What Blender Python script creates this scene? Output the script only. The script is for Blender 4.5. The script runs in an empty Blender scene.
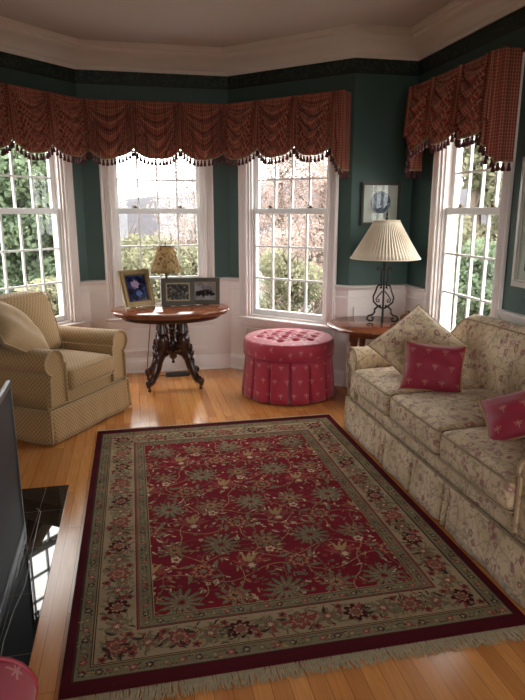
import bpy, bmesh, math, random
import numpy as np
from mathutils import Vector, Matrix
random.seed(7); RNG = np.random.default_rng(7)
C = bpy.context.scene.collection
sc = bpy.context.scene
PI = math.pi

# ------------------------------------------------------------------ camera
cam = bpy.data.cameras.new('camera'); cam_o = bpy.data.objects.new('camera', cam); C.objects.link(cam_o)
F_PX = 595.0
cam.sensor_fit = 'VERTICAL'; cam.sensor_height = 24.0; cam.lens = 24.0*F_PX/700.0
cam.clip_start = .02; cam.clip_end = 300
pitch = math.atan(139/F_PX)
cam_o.location = (0, 0, 1.5)
cam_o.rotation_euler = (PI/2-pitch, 0, math.radians(-12.2))
sc.camera = cam_o

# ------------------------------------------------------------------ world and exposure
SKY = 10.0
w = bpy.data.worlds.new('overcast_sky'); sc.world = w; w.use_nodes = True
wn = w.node_tree.nodes; wl = w.node_tree.links; wn.clear()
wo = wn.new('ShaderNodeOutputWorld'); wb = wn.new('ShaderNodeBackground')
tc = wn.new('ShaderNodeTexCoord'); nz = wn.new('ShaderNodeTexNoise'); cr = wn.new('ShaderNodeValToRGB')
nz.inputs['Scale'].default_value = 2.2
cr.color_ramp.elements[0].color = (.90, .91, .95, 1); cr.color_ramp.elements[1].color = (1, .955, .935, 1)
cr.color_ramp.elements[0].position = .3; cr.color_ramp.elements[1].position = .6
wl.new(tc.outputs['Generated'], nz.inputs['Vector']); wl.new(nz.outputs['Fac'], cr.inputs['Fac'])
wl.new(cr.outputs['Color'], wb.inputs['Color']); wb.inputs['Strength'].default_value = SKY
wl.new(wb.outputs[0], wo.inputs['Surface'])
vs = sc.view_settings
sc.display_settings.display_device = 'sRGB'
vs.view_transform = 'Standard'; vs.look = 'None'; vs.gamma = 1; vs.use_curve_mapping = False
vs.exposure = 0.38
try:
    cy = sc.cycles
    cy.use_denoising = True; cy.max_bounces = 8; cy.diffuse_bounces = 5; cy.glossy_bounces = 4
    cy.transparent_max_bounces = 12; cy.sample_clamp_indirect = 6.0; cy.caustics_reflective = False; cy.caustics_refractive = False
except Exception: pass

def portal(name, A, B, z0, z1, inward):
    l = bpy.data.lights.new(name, 'AREA'); l.shape = 'RECTANGLE'
    o = bpy.data.objects.new(name, l); C.objects.link(o)
    A = Vector(A); B = Vector(B)
    l.size = (B-A).length; l.size_y = z1-z0
    try: l.cycles.is_portal = True
    except Exception: pass
    m = (A+B)/2; n = Vector(inward)
    o.location = (m.x-n.x*.10, m.y-n.y*.10, (z0+z1)/2)
    o.rotation_euler = Vector((n.x, n.y, 0)).to_track_quat('-Z', 'Z').to_euler()

# ------------------------------------------------------------------ mesh helpers
class MB:
    def __init__(s): s.v = []; s.f = []; s.uv = []; s.mi = []; s.M = None; s.cur = 0
    def add(s, vs_, fs, uvs=None):
        b = len(s.v)
        if s.M is not None: vs_ = [tuple(s.M @ Vector(p)) for p in vs_]
        s.v += [tuple(p) for p in vs_]
        for k, f in enumerate(fs):
            s.f.append(tuple(b+i for i in f)); s.uv.append(uvs[k] if uvs else None); s.mi.append(s.cur)
    def box(s, lo, hi):
        x0, y0, z0 = lo; x1, y1, z1 = hi
        s.add([(x0,y0,z0),(x1,y0,z0),(x1,y1,z0),(x0,y1,z0),(x0,y0,z1),(x1,y0,z1),(x1,y1,z1),(x0,y1,z1)],
              [(0,3,2,1),(4,5,6,7),(0,1,5,4),(1,2,6,5),(2,3,7,6),(3,0,4,7)])
    def grid(s, fn, nu, nv, uvf=None, closed=False):
        n = nu if closed else nu+1
        P = [fn(i/nu, j/nv) for j in range(nv+1) for i in range(n)]
        fs = []; uvs = []
        for j in range(nv):
            for i in range(nu):
                i2 = (i+1) % n
                fs.append((j*n+i, j*n+i2, (j+1)*n+i2, (j+1)*n+i))
                if uvf: uvs.append([uvf(i/nu, j/nv), uvf((i+1)/nu, j/nv), uvf((i+1)/nu, (j+1)/nv), uvf(i/nu, (j+1)/nv)])
        s.add(P, fs, uvs if uvf else None)
    def lathe(s, prof, n=24, c=(0,0,0), sx=1, sy=1, cap=True):
        P = []
        for r, z in prof:
            for k in range(n):
                a = 2*PI*k/n; P.append((c[0]+r*sx*math.cos(a), c[1]+r*sy*math.sin(a), c[2]+z))
        fs = [(j*n+k, j*n+(k+1)%n, (j+1)*n+(k+1)%n, (j+1)*n+k) for j in range(len(prof)-1) for k in range(n)]
        if cap:
            fs.append(tuple(range(n-1, -1, -1))); fs.append(tuple((len(prof)-1)*n+k for k in range(n)))
        s.add(P, fs)
    def tube(s, pts, r, n=8, closed=False):
        pts = [Vector(p) for p in pts]; m = len(pts)
        rr = r if isinstance(r, (list, tuple)) else [r]*m
        up = None; P = []
        for i, p in enumerate(pts):
            a = pts[(i-1) % m] if (closed or i > 0) else p
            b = pts[(i+1) % m] if (closed or i < m-1) else p
            t = (b-a); t = t.normalized() if t.length > 1e-9 else Vector((0,0,1))
            if up is None: up = Vector((0,0,1)) if abs(t.z) < .9 else Vector((1,0,0))
            x = t.cross(up); x = x.normalized() if x.length > 1e-6 else Vector((1,0,0)); y = x.cross(t).normalized(); up = y
            for k in range(n):
                q = 2*PI*k/n; P.append(p + (x*math.cos(q)+y*math.sin(q))*rr[i])
        fs = []
        for i in range(m if closed else m-1):
            i2 = (i+1) % m
            fs += [(i*n+k, i*n+(k+1)%n, i2*n+(k+1)%n, i2*n+k) for k in range(n)]
        if not closed: fs += [tuple(range(n-1,-1,-1)), tuple((m-1)*n+k for k in range(n))]
        s.add(P, fs)
    def ball(s, c, r, n=10, sx=1, sy=1, sz=1):
        s.lathe([(max(1e-4, r*math.sin(PI*j/n)), -r*sz*math.cos(PI*j/n)) for j in range(n+1)], 2*n, c, sx, sy, False)
    def prism(s, poly, y0, y1):            # polygon in x,z extruded along y
        n = len(poly)
        s.add([(x, y0, z) for x, z in poly]+[(x, y1, z) for x, z in poly],
              [tuple(range(n)), tuple(range(2*n-1, n-1, -1))]+[(i, n+i, n+(i+1)%n, (i+1)%n) for i in range(n)])
    def rbox(s, lo, hi, r, crown=0, n=8, m=(10,10,6), fn=None):   # soft rounded box
        lo = Vector(lo); hi = Vector(hi); c = (lo+hi)/2; h = (hi-lo)/2
        def q(a, k): return math.sin(a*PI/2)
        def mapp(p):
            p = Vector((p[0]*h.x, p[1]*h.y, p[2]*h.z))
            inn = Vector([max(-(h[i]-r), min(h[i]-r, p[i])) for i in range(3)])
            d = p-inn
            if d.length > 1e-9: p = inn+d.normalized()*r*min(1, d.length/r) if max(abs(d[i]) for i in range(3)) < r*.999 else inn+d.normalized()*r
            k = (1-(p.x/h.x)**2)*(1-(p.y/h.y)**2)
            p.z += crown*max(0,k)*(1 if p.z > 0 else -.25)
            p = p+c
            return fn(p) if fn else p
        for ax in range(3):
            o = [i for i in range(3) if i != ax]
            for sg in (-1, 1):
                def g(u, v):
                    p = [0,0,0]; p[ax] = sg; p[o[0]] = edge(u); p[o[1]] = edge(v); return mapp(p)
                flip = (sg > 0) == (ax == 1)
                f2 = (lambda u, v: g(1-u, v)) if flip else g
                s.grid(f2, m[o[0]], m[o[1]])
def edge(u):                                # denser near the ends
    t = 2*u-1; return math.copysign(1-(1-abs(t))**1.6, t)

def obj(name, mb, mat, parent=None, bevel=0, smooth=True, seg=2, weld=True, sub=0):
    me = bpy.data.meshes.new(name)
    me.from_pydata(mb.v, [], mb.f); me.update()
    uvl = me.uv_layers.new(name='UVMap')
    data = np.zeros((len(me.loops), 2), dtype=np.float32)
    for p, uv in zip(me.polygons, mb.uv):
        if uv:
            for k, li in enumerate(p.loop_indices): data[li] = uv[k]
        else:
            n = p.normal; ax = max(range(3), key=lambda i: abs(n[i])); o = [i for i in range(3) if i != ax]
            for li in p.loop_indices:
                co = me.vertices[me.loops[li].vertex_index].co; data[li] = (co[o[0]], co[o[1]])
    uvl.data.foreach_set('uv', data.ravel())
    mats = mat if isinstance(mat, (list, tuple)) else [mat]
    for m_ in mats: me.materials.append(m_)
    if len(mats) > 1: me.polygons.foreach_set('material_index', mb.mi)
    o = bpy.data.objects.new(name, me); C.objects.link(o)
    if parent: o.parent = parent
    if weld:
        bm = bmesh.new(); bm.from_mesh(me); bmesh.ops.remove_doubles(bm, verts=bm.verts, dist=1e-4)
        bmesh.ops.recalc_face_normals(bm, faces=bm.faces); bm.to_mesh(me); bm.free()
    if sub:
        m_ = o.modifiers.new('sub', 'SUBSURF'); m_.levels = sub; m_.render_levels = sub
    if bevel:
        m_ = o.modifiers.new('bevel', 'BEVEL'); m_.width = bevel; m_.segments = seg; m_.limit_method = 'ANGLE'; m_.angle_limit = math.radians(40)
    if smooth:
        me.polygons.foreach_set('use_smooth', [True]*len(me.polygons))
        try: me.set_sharp_from_angle(angle=math.radians(42))
        except Exception: pass
    return o
def thing(name, label, cat, loc=(0,0,0), rz=0, group=None):
    o = bpy.data.objects.new(name, None); C.objects.link(o); o.empty_display_size = .1
    o.location = loc; o.rotation_euler = (0,0,rz); o['label'] = label; o['category'] = cat
    if group: o['group'] = group
    return o
def tag(o, label, cat, group=None, kind=None):
    o['label'] = label; o['category'] = cat
    if group: o['group'] = group
    if kind: o['kind'] = kind
    return o
def struct(o): o['kind'] = 'structure'; return o

# ------------------------------------------------------------------ materials
class NT:
    def __init__(s, name, rough=.5, spec=.5, metal=0.0, sheen=0.0):
        s.m = bpy.data.materials.new(name); s.m.use_nodes = True; s.t = s.m.node_tree; s.n = s.t.nodes
        s.b = s.n['Principled BSDF']; s.b.inputs['Roughness'].default_value = rough
        s.b.inputs['Specular IOR Level'].default_value = spec; s.b.inputs['Metallic'].default_value = metal
        if sheen: s.b.inputs['Sheen Weight'].default_value = sheen; s.b.inputs['Sheen Roughness'].default_value = .5
    def lk(s, a, b): s.t.links.new(a, b)
    def set(s, inp, v):
        if isinstance(v, bpy.types.NodeSocket): s.lk(v, inp)
        elif isinstance(v, (tuple, list)) and len(v) == 3 and inp.type == 'RGBA': inp.default_value = (*v, 1)
        else: inp.default_value = v
    def coord(s, k='Object'): return s.n.new('ShaderNodeTexCoord').outputs[k]
    def xyz(s, v):
        n = s.n.new('ShaderNodeSeparateXYZ'); s.lk(v, n.inputs[0]); return n.outputs[0], n.outputs[1], n.outputs[2]
    def comb(s, x, y, z=0.0):
        n = s.n.new('ShaderNodeCombineXYZ'); s.set(n.inputs[0], x); s.set(n.inputs[1], y); s.set(n.inputs[2], z); return n.outputs[0]
    def scale(s, v, k):
        n = s.n.new('ShaderNodeMapping'); s.lk(v, n.inputs[0]); n.inputs['Scale'].default_value = k if isinstance(k, tuple) else (k,k,k); return n.outputs[0]
    def rot(s, v, a):
        n = s.n.new('ShaderNodeMapping'); s.lk(v, n.inputs[0]); n.inputs['Rotation'].default_value = (0,0,a); return n.outputs[0]
    def ma(s, op, a, b=0.0, c=0.0):
        n = s.n.new('ShaderNodeMath'); n.operation = op; s.set(n.inputs[0], a); s.set(n.inputs[1], b)
        if op in ('MULTIPLY_ADD', 'COMPARE'): s.set(n.inputs[2], c)
        return n.outputs[0]
    def lt(s, a, b): return s.ma('LESS_THAN', a, b)
    def mx(s, fac, a, b):
        n = s.n.new('ShaderNodeMix'); n.data_type = 'RGBA'
        s.set(n.inputs[0], fac); s.set(n.inputs[6], a); s.set(n.inputs[7], b); return n.outputs[2]
    def noise(s, v, sc_=5.0, det=2.0, rough=.5, dist=0.0, col=False):
        n = s.n.new('ShaderNodeTexNoise'); s.lk(v, n.inputs['Vector']); n.inputs['Scale'].default_value = sc_
        n.inputs['Detail'].default_value = det; n.inputs['Roughness'].default_value = rough; n.inputs['Distortion'].default_value = dist
        return n.outputs['Color' if col else 'Fac']
    def vor(s, v, sc_=5.0, feat='F1', rnd=1.0):
        n = s.n.new('ShaderNodeTexVoronoi'); s.lk(v, n.inputs['Vector']); n.inputs['Scale'].default_value = sc_; n.feature = feat
        n.inputs['Randomness'].default_value = rnd; return n
    def ramp(s, f, stops, interp='LINEAR'):
        n = s.n.new('ShaderNodeValToRGB'); s.lk(f, n.inputs[0]); e = n.color_ramp.elements; n.color_ramp.interpolation = interp
        while len(e) < len(stops): e.new(.5)
        for k, (p, c) in enumerate(stops): e[k].position = p; e[k].color = (*c, 1) if len(c) == 3 else c
        return n.outputs[0]
    def step(s, f, a, b):
        n = s.n.new('ShaderNodeMapRange'); s.lk(f, n.inputs[0]); n.inputs[1].default_value = a; n.inputs[2].default_value = b; n.clamp = True; return n.outputs[0]
    def col(s, c): s.set(s.b.inputs['Base Color'], c); return s
    def bump(s, h, st=.3, d=.002):
        n = s.n.new('ShaderNodeBump'); s.lk(h, n.inputs['Height']); n.inputs['Strength'].default_value = st; n.inputs['Distance'].default_value = d
        s.lk(n.outputs[0], s.b.inputs['Normal']); return s
def simple(name, c, rough=.5, metal=0, spec=.5, var=.12, sc_=12, sheen=0):
    t = NT(name, rough, spec, metal, sheen); f = t.noise(t.coord(), sc_, 3)
    t.col(t.mx(f, tuple(x*(1-var) for x in c), tuple(min(1, x*(1+var)) for x in c))); return t.m

M = {}
M['paint'] = simple('white_trim_paint', (.77,.695,.665), .35, var=.03)
M['sash'] = simple('white_sash_paint', (.78,.78,.77), .3, var=.02)
M['ceiling'] = simple('ceiling_paint', (.66,.575,.545), .9, var=.03, sc_=2)
M['crown'] = simple('crown_paint', (.80,.71,.66), .6, var=.02)
# wall: green paper above, white panelling below, dark leaf border at the top
t = NT('green_wallpaper', .55, .4); o_ = t.coord(); x, y, z = t.xyz(o_)
g = t.mx(t.noise(o_, 3.0, 3), (.035,.070,.060), (.045,.086,.074))
lf = t.vor(t.scale(o_, (1,1,1)), 22, 'F1'); n1 = t.noise(o_, 26, 2, .5, 1.5)
bd = t.mx(t.step(n1, .50, .60), (.008,.016,.014), (.028,.050,.038))
edge_l = t.ma('ADD', t.lt(t.ma('ABSOLUTE', t.ma('SUBTRACT', z, 2.556)), .006), t.lt(t.ma('ABSOLUTE', t.ma('SUBTRACT', z, 2.572)), .003))
bd = t.mx(edge_l, bd, (.006,.012,.010))
c = t.mx(t.ma('GREATER_THAN', z, 2.55), g, bd)
c = t.mx(t.lt(z, .85), c, (.77,.69,.655)); t.col(c)
t.set(t.b.inputs['Roughness'], t.ma('MULTIPLY_ADD', t.lt(z, .85), -.15, .55)); M['wall'] = t.m
# oak strip floor
t = NT('oak_strip_floor', .16, .5); o_ = t.coord(); x, y, z = t.xyz(o_)
br = t.n.new('ShaderNodeTexBrick'); t.lk(t.comb(y, x, 0.0), br.inputs['Vector'])
br.inputs['Scale'].default_value = 1; br.inputs['Brick Width'].default_value = 1.05; br.inputs['Row Height'].default_value = .062
br.inputs['Mortar Size'].default_value = .0011; br.inputs['Mortar Smooth'].default_value = .3; br.offset = .37; br.offset_frequency = 3
br.inputs['Color1'].default_value = (.47,.165,.038,1); br.inputs['Color2'].default_value = (.72,.30,.078,1); br.inputs['Mortar'].default_value = (.13,.05,.016,1); br.inputs['Bias'].default_value = 0
gr = t.noise(t.scale(o_, (34, 2.2, 1)), 3.0, 5, .65, .6)
gg = t.noise(t.scale(o_, (6, .6, 1)), 2.0, 3)
c = t.mx(t.step(gr, .35, .75), br.outputs[0], t.mx(.38, br.outputs[0], (.16,.055,.015)))
c = t.mx(t.ma('MULTIPLY', t.step(gg, .4, .8), .35), c, (.66,.36,.14)); t.col(c)
t.set(t.b.inputs['Roughness'], t.ma('MULTIPLY_ADD', gr, .16, .12))
t.bump(br.outputs['Fac'], -.25, .0015); M['floor'] = t.m
# black marble hearth
t = NT('black_marble_tile', .025, .6); o_ = t.coord(); x, y, z = t.xyz(o_)
def line(t, v, at, w_): return t.lt(t.ma('ABSOLUTE', t.ma('SUBTRACT', v, at)), w_)
ln = line(t, x, -.53, .0012)
for yy in (2.95, 2.60, 2.25, 1.90, 1.55, 1.2): ln = t.ma('MAXIMUM', ln, line(t, y, yy, .0012))
ve = t.step(t.noise(o_, 9, 6, .6, 2.0), .60, .66)
t.col(t.mx(ln, t.mx(t.ma('MULTIPLY', ve, .35), (.006,.006,.007), (.05,.05,.052)), (.16,.15,.14))); M['marble'] = t.m
# chair fabric: tan with pale diamond lattice
def lattice(name, base, lite, dark, s_=.021):
    t = NT(name, .85, .25, sheen=.15); uv = t.rot(t.coord('UV'), math.radians(45)); x, y, z = t.xyz(uv)
    def tri(v): return t.ma('ABSOLUTE', t.ma('SUBTRACT', t.ma('FRACT', t.ma('DIVIDE', v, s_)), .5))
    a = tri(x); b = tri(y); mn = t.ma('MINIMUM', a, b)
    c = t.mx(t.ma('SUBTRACT', 1.0, t.step(mn, .08, .15)), base, lite)
    ct = t.ma('MINIMUM', t.ma('SUBTRACT', .5, a), t.ma('SUBTRACT', .5, b))
    c = t.mx(t.ma('GREATER_THAN', t.ma('MINIMUM', a, b), .36), c, dark)
    c = t.mx(t.ma('MULTIPLY', t.noise(t.coord(), 60, 2), .25), c, dark); t.col(c)
    t.bump(mn, .3, .002); return t.m
M['tan'] = lattice('tan_lattice_upholstery', (.29,.170,.070), (.41,.275,.135), (.215,.12,.048))
M['tan_plain'] = simple('tan_damask_cushion_cover', (.31,.195,.088), .8, var=.2, sc_=30, sheen=.1)
M['tan_cord'] = simple('tan_piping_cord', (.36,.25,.13), .8)
# floral fabric
def floral(name, g0, g1):
    t = NT(name, .85, .25, sheen=.15); o_ = t.coord()
    wv = t.n.new('ShaderNodeVectorMath'); wv.operation = 'MULTIPLY_ADD'
    t.lk(t.noise(o_, 9, 2, .5, 0, True), wv.inputs[0]); wv.inputs[1].default_value = (.09,.09,.09); t.lk(o_, wv.inputs[2]); q = wv.outputs[0]
    base = t.mx(t.step(t.noise(o_, 7, 3), .35, .65), g0, g1)
    lv = t.step(t.noise(q, 30, 2, .5, 1.2), .55, .62); c = t.mx(t.ma('MULTIPLY', lv, .5), base, (.15,.14,.07))
    stems = t.vor(q, 11, 'DISTANCE_TO_EDGE'); c = t.mx(t.ma('MULTIPLY', t.lt(stems.outputs['Distance'], .030), .45), c, (.22,.12,.09))
    fl = t.vor(q, 20, 'F1'); d = fl.outputs['Distance']; rr, gg_, bb = t.xyz(fl.outputs['Color'])
    on = t.ma('GREATER_THAN', rr, .40)
    pet = t.ma('MULTIPLY', on, t.lt(t.ma('ADD', d, t.ma('MULTIPLY', t.noise(q, 60, 1), .22)), .46))
    c = t.mx(t.ma('MULTIPLY', pet, .8), c, t.mx(gg_, (.24,.060,.075), (.36,.17,.16)))
    ctr = t.ma('MULTIPLY', on, t.lt(d, .14)); c = t.mx(ctr, c, (.52,.42,.26))
    t.col(c); t.bump(t.noise(o_, 240, 1), .2, .001); return t.m
M['floral'] = floral('floral_tapestry_upholstery', (.50,.365,.215), (.64,.485,.32))
M['floral_cord'] = simple('olive_piping_cord', (.30,.21,.12), .8)
# crimson fabric with small pale motifs
def motif(name, base, mo, s_=.085, strength=.85):
    t = NT(name, .6, .35, sheen=.25); x, y, z = t.xyz(t.coord('UV'))
    yy = t.ma('DIVIDE', y, s_); row = t.ma('FLOOR', yy)
    xx = t.ma('ADD', t.ma('DIVIDE', x, s_), t.ma('MULTIPLY', row, .5))
    a = t.ma('SUBTRACT', t.ma('FRACT', xx), .5); b = t.ma('SUBTRACT', t.ma('FRACT', yy), .5)
    aa = t.ma('ABSOLUTE', a); ab = t.ma('ABSOLUTE', b)
    body = t.ma('MULTIPLY', t.lt(aa, .028), t.lt(ab, .19))
    wing = t.ma('MULTIPLY', t.lt(t.ma('ABSOLUTE', t.ma('SUBTRACT', b, t.ma('MULTIPLY_ADD', aa, .22, .06))), .030), t.lt(aa, .20))
    wing2 = t.ma('MULTIPLY', t.lt(t.ma('ABSOLUTE', t.ma('SUBTRACT', b, t.ma('MULTIPLY_ADD', aa, -.35, .03))), .022), t.lt(aa, .15))
    m_ = t.ma('MAXIMUM', body, t.ma('MAXIMUM', wing, wing2))
    o_ = t.coord(); b2 = t.mx(t.noise(o_, 14, 3), tuple(v*.8 for v in base), tuple(v*1.15 for v in base))
    t.col(t.mx(t.ma('MULTIPLY', m_, strength), b2, mo)); t.bump(t.noise(o_, 300, 1), .15, .001); return t.m
M['red'] = motif('crimson_motif_upholstery', (.36,.018,.045), (.58,.30,.25), .10, .5)
M['redp'] = motif('crimson_pillow_silk', (.27,.012,.032), (.46,.22,.15), .095, .6)
M['red_cord'] = simple('gold_piping_cord', (.38,.22,.10), .6)
M['red_plain'] = simple('crimson_button_cloth', (.32,.016,.04), .6)
# valance plaid
t = NT('brick_plaid_cloth', .85, .2, sheen=.1); x, y, z = t.xyz(t.coord('UV'))
def stripes(v, p, w_): return t.lt(t.ma('ABSOLUTE', t.ma('SUBTRACT', t.ma('FRACT', t.ma('DIVIDE', v, p)), .5)), w_)
a = stripes(x, .019, .16); b = stripes(y, .019, .13); a2 = stripes(x, .095, .10)
base = t.mx(t.noise(t.coord(), 9, 2), (.29,.036,.034), (.35,.055,.048))
c = t.mx(t.ma('MULTIPLY', a, .62), base, (.50,.31,.20)); c = t.mx(t.ma('MULTIPLY', b, .45), c, (.50,.33,.17)); c = t.mx(t.ma('MULTIPLY', a2, .4), c, (.07,.05,.025))
t.col(c)
# thin cloth lets some daylight through
tr = t.n.new('ShaderNodeBsdfTranslucent'); mxs = t.n.new('ShaderNodeMixShader'); t.lk(c, tr.inputs[0]); mxs.inputs[0].default_value = .14
t.lk(t.b.outputs[0], mxs.inputs[1]); t.lk(tr.outputs[0], mxs.inputs[2]); t.lk(mxs.outputs[0], t.n['Material Output'].inputs[0]); M['plaid'] = t.m
M['tassel'] = simple('wine_tassel_thread', (.085,.018,.020), .8, var=.3, sc_=60)
M['braid'] = simple('gold_and_olive_braid', (.30,.22,.12), .8, var=.4, sc_=80)
# woods and metals
def wood(name, a, b, rough=.2, sc_=(3,3,30)):
    t = NT(name, rough, .5); o_ = t.coord(); f = t.noise(t.scale(o_, sc_), 2.5, 5, .6, 1.2); t.col(t.mx(t.step(f, .3, .7), a, b)); return t.m
M['dark_wood'] = wood('dark_mahogany', (.020,.008,.006), (.050,.017,.011), .25, (9,9,3))
M['top_wood'] = wood('polished_mahogany_top', (.13,.040,.020), (.23,.078,.036), .14, (2,14,2))
M['side_wood'] = wood('polished_cherry_top', (.11,.030,.013), (.21,.062,.024), .16, (2,14,2))
M['iron'] = simple('wrought_iron', (.018,.014,.012), .45, .6)
M['bronze'] = simple('aged_bronze', (.10,.06,.03), .35, .8)
M['gold'] = simple('antique_gold_frame', (.27,.18,.08), .38, .45, var=.35, sc_=50)
M['pewter'] = simple('antique_pewter_frame', (.050,.042,.028), .45, .1, var=.3, sc_=50)
M['silver'] = simple('silver_leaf_frame', (.46,.43,.38), .35, .3)
M['black'] = simple('black_backing', (.012,.012,.013), .6)
t = NT('amber_scroll_shade', .8, .2); o_ = t.coord()
f = t.noise(o_, 26, 3, .55, 1.4); c = t.ramp(f, [(.40,(.20,.115,.045)), (.5,(.45,.30,.14)), (.6,(.55,.40,.20))]); t.col(c)
tr = t.n.new('ShaderNodeBsdfTranslucent'); mxs = t.n.new('ShaderNodeMixShader'); t.lk(c, tr.inputs[0]); mxs.inputs[0].default_value = .45
t.lk(t.b.outputs[0], mxs.inputs[1]); t.lk(tr.outputs[0], mxs.inputs[2]); t.lk(mxs.outputs[0], t.n['Material Output'].inputs[0]); M['amber'] = t.m
t = NT('cream_pleated_silk', .8, .2); t.col((.80,.70,.56)); tr = t.n.new('ShaderNodeBsdfTranslucent'); tr.inputs[0].default_value = (.82,.72,.58,1)
mxs = t.n.new('ShaderNodeMixShader'); mxs.inputs[0].default_value = .35
t.lk(t.b.outputs[0], mxs.inputs[1]); t.lk(tr.outputs[0], mxs.inputs[2]); t.lk(mxs.outputs[0], t.n['Material Output'].inputs[0]); M['cream'] = t.m
# glass pane
t = NT('clear_glass'); tp = t.n.new('ShaderNodeBsdfTransparent'); tp.inputs[0].default_value = (.96,.98,.97,1); gl = t.n.new('ShaderNodeBsdfGlossy'); gl.inputs['Roughness'].default_value = .02
fr = t.n.new('ShaderNodeFresnel'); fr.inputs[0].default_value = 1.45; mxs = t.n.new('ShaderNodeMixShader'); geo = t.n.new('ShaderNodeNewGeometry')
t.lk(t.ma('MULTIPLY', fr.outputs[0], t.ma('SUBTRACT', 1.0, geo.outputs['Backfacing'])), mxs.inputs[0]); t.lk(tp.outputs[0], mxs.inputs[1]); t.lk(gl.outputs[0], mxs.inputs[2]); t.lk(mxs.outputs[0], t.n['Material Output'].inputs[0]); M['glass'] = t.m
# photographs and prints (flat pictures with their own procedural image)
def photo(name, stops, sc_=9, blob=None):
    t = NT(name, .12, .5); uv = t.coord('UV'); f = t.noise(uv, sc_, 4, .55, .5); c = t.ramp(f, stops)
    if blob:
        for (bx_, by_, r_, col_) in blob:
            n = t.n.new('ShaderNodeVectorMath'); n.operation = 'DISTANCE'; t.lk(uv, n.inputs[0]); n.inputs[1].default_value = (bx_, by_, 0)
            d = t.ma('ADD', n.outputs['Value'], t.ma('MULTIPLY', t.ma('SUBTRACT', t.noise(uv, 40, 2), .5), .07))
            c = t.mx(t.ma('SUBTRACT', 1.0, t.step(d, r_*.75, r_)), c, col_)
    t.col(c); return t.m
M['photo_blue'] = photo('blue_portrait_photograph', [(.4,(.006,.007,.02)), (.6,(.02,.03,.10)), (.75,(.08,.10,.22))], 22, [(-.012,.035,.040,(.35,.25,.36)), (.02,-.05,.028,(.10,.14,.34))])
M['photo_grey'] = photo('grey_group_photograph', [(.38,(.008,.008,.009)), (.55,(.06,.06,.055)), (.68,(.28,.27,.25))], 38)
M['photo_people'] = photo('black_and_white_group_photograph', [(.4,(.16,.16,.17)), (.6,(.32,.33,.35))], 10, [(-.055,-.02,.030,(.01,.01,.01)), (-.015,-.015,.033,(.01,.01,.012)), (.03,-.012,.03,(.012,.01,.01)), (.065,-.025,.025,(.01,.01,.01)), (-.015,.025,.014,(.2,.17,.15)), (.03,.027,.013,(.2,.17,.15))])
t = NT('cream_mat_round_print', .5, .3); uv = t.coord('UV'); n = t.n.new('ShaderNodeVectorMath'); n.operation = 'DISTANCE'; t.lk(uv, n.inputs[0]); n.inputs[1].default_value = (0, .012, 0)
d = n.outputs['Value']; ins = t.lt(d, .088)
pic = t.ramp(t.noise(t.scale(uv, (1,2.2,1)), 22, 4, .6, 1.0), [(.38,(.02,.028,.055)), (.52,(.07,.10,.16)), (.68,(.32,.35,.38))])
t.col(t.mx(ins, (.56,.54,.47), t.mx(t.ma('GREATER_THAN', d, .082), pic, (.10,.11,.16)))); M['print'] = t.m
M['picture_glass'] = M['glass']
M['mat_grey'] = simple('pale_grey_mat', (.48,.46,.42), .6)
M['print_dark'] = photo('dark_landscape_print', [(.35,(.02,.025,.02)), (.55,(.10,.11,.08)), (.75,(.3,.28,.22))], 8)
M['mesh_dark'] = simple('slate_wire_mesh', (.018,.022,.027), .55, .2, var=.2, sc_=200)
M['frame_grey'] = simple('satin_grey_metal', (.12,.125,.13), .35, .5)
M['cable'] = simple('grey_cable', (.22,.22,.23), .4)
M['cord'] = simple('black_cable', (.012,.010,.010), .5)
M['brass'] = simple('brass', (.5,.32,.12), .3, .9)
M['fringe'] = simple('ecru_cotton_fringe', (.36,.29,.18), .9, var=.3, sc_=60)
M['grass'] = simple('spring_lawn', (.035,.042,.022), .95, var=.4, sc_=1.5)
M['bark'] = simple('tree_bark', (.12,.09,.07), .9, var=.4, sc_=8)
def leafmat(name, a, b):
    t = NT(name, .7, .2); f = t.noise(t.coord(), 1.6, 3, .6); c = t.mx(t.step(f, .3, .7), a, b); t.col(c)
    tr = t.n.new('ShaderNodeBsdfTranslucent'); mxs = t.n.new('ShaderNodeMixShader'); t.lk(c, tr.inputs[0]); mxs.inputs[0].default_value = .45
    t.lk(t.b.outputs[0], mxs.inputs[1]); t.lk(tr.outputs[0], mxs.inputs[2]); t.lk(mxs.outputs[0], t.n['Material Output'].inputs[0]); return t.m
M['lf_green'] = leafmat('evergreen_leaf', (.10,.14,.085), (.21,.26,.155))
M['lf_spring'] = leafmat('spring_leaf', (.17,.175,.10), (.30,.28,.19))
M['lf_pink'] = leafmat('blossom', (.30,.20,.18), (.46,.38,.33))
M['lf_hill'] = leafmat('distant_wood', (.050,.048,.055), (.075,.066,.072))

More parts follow.
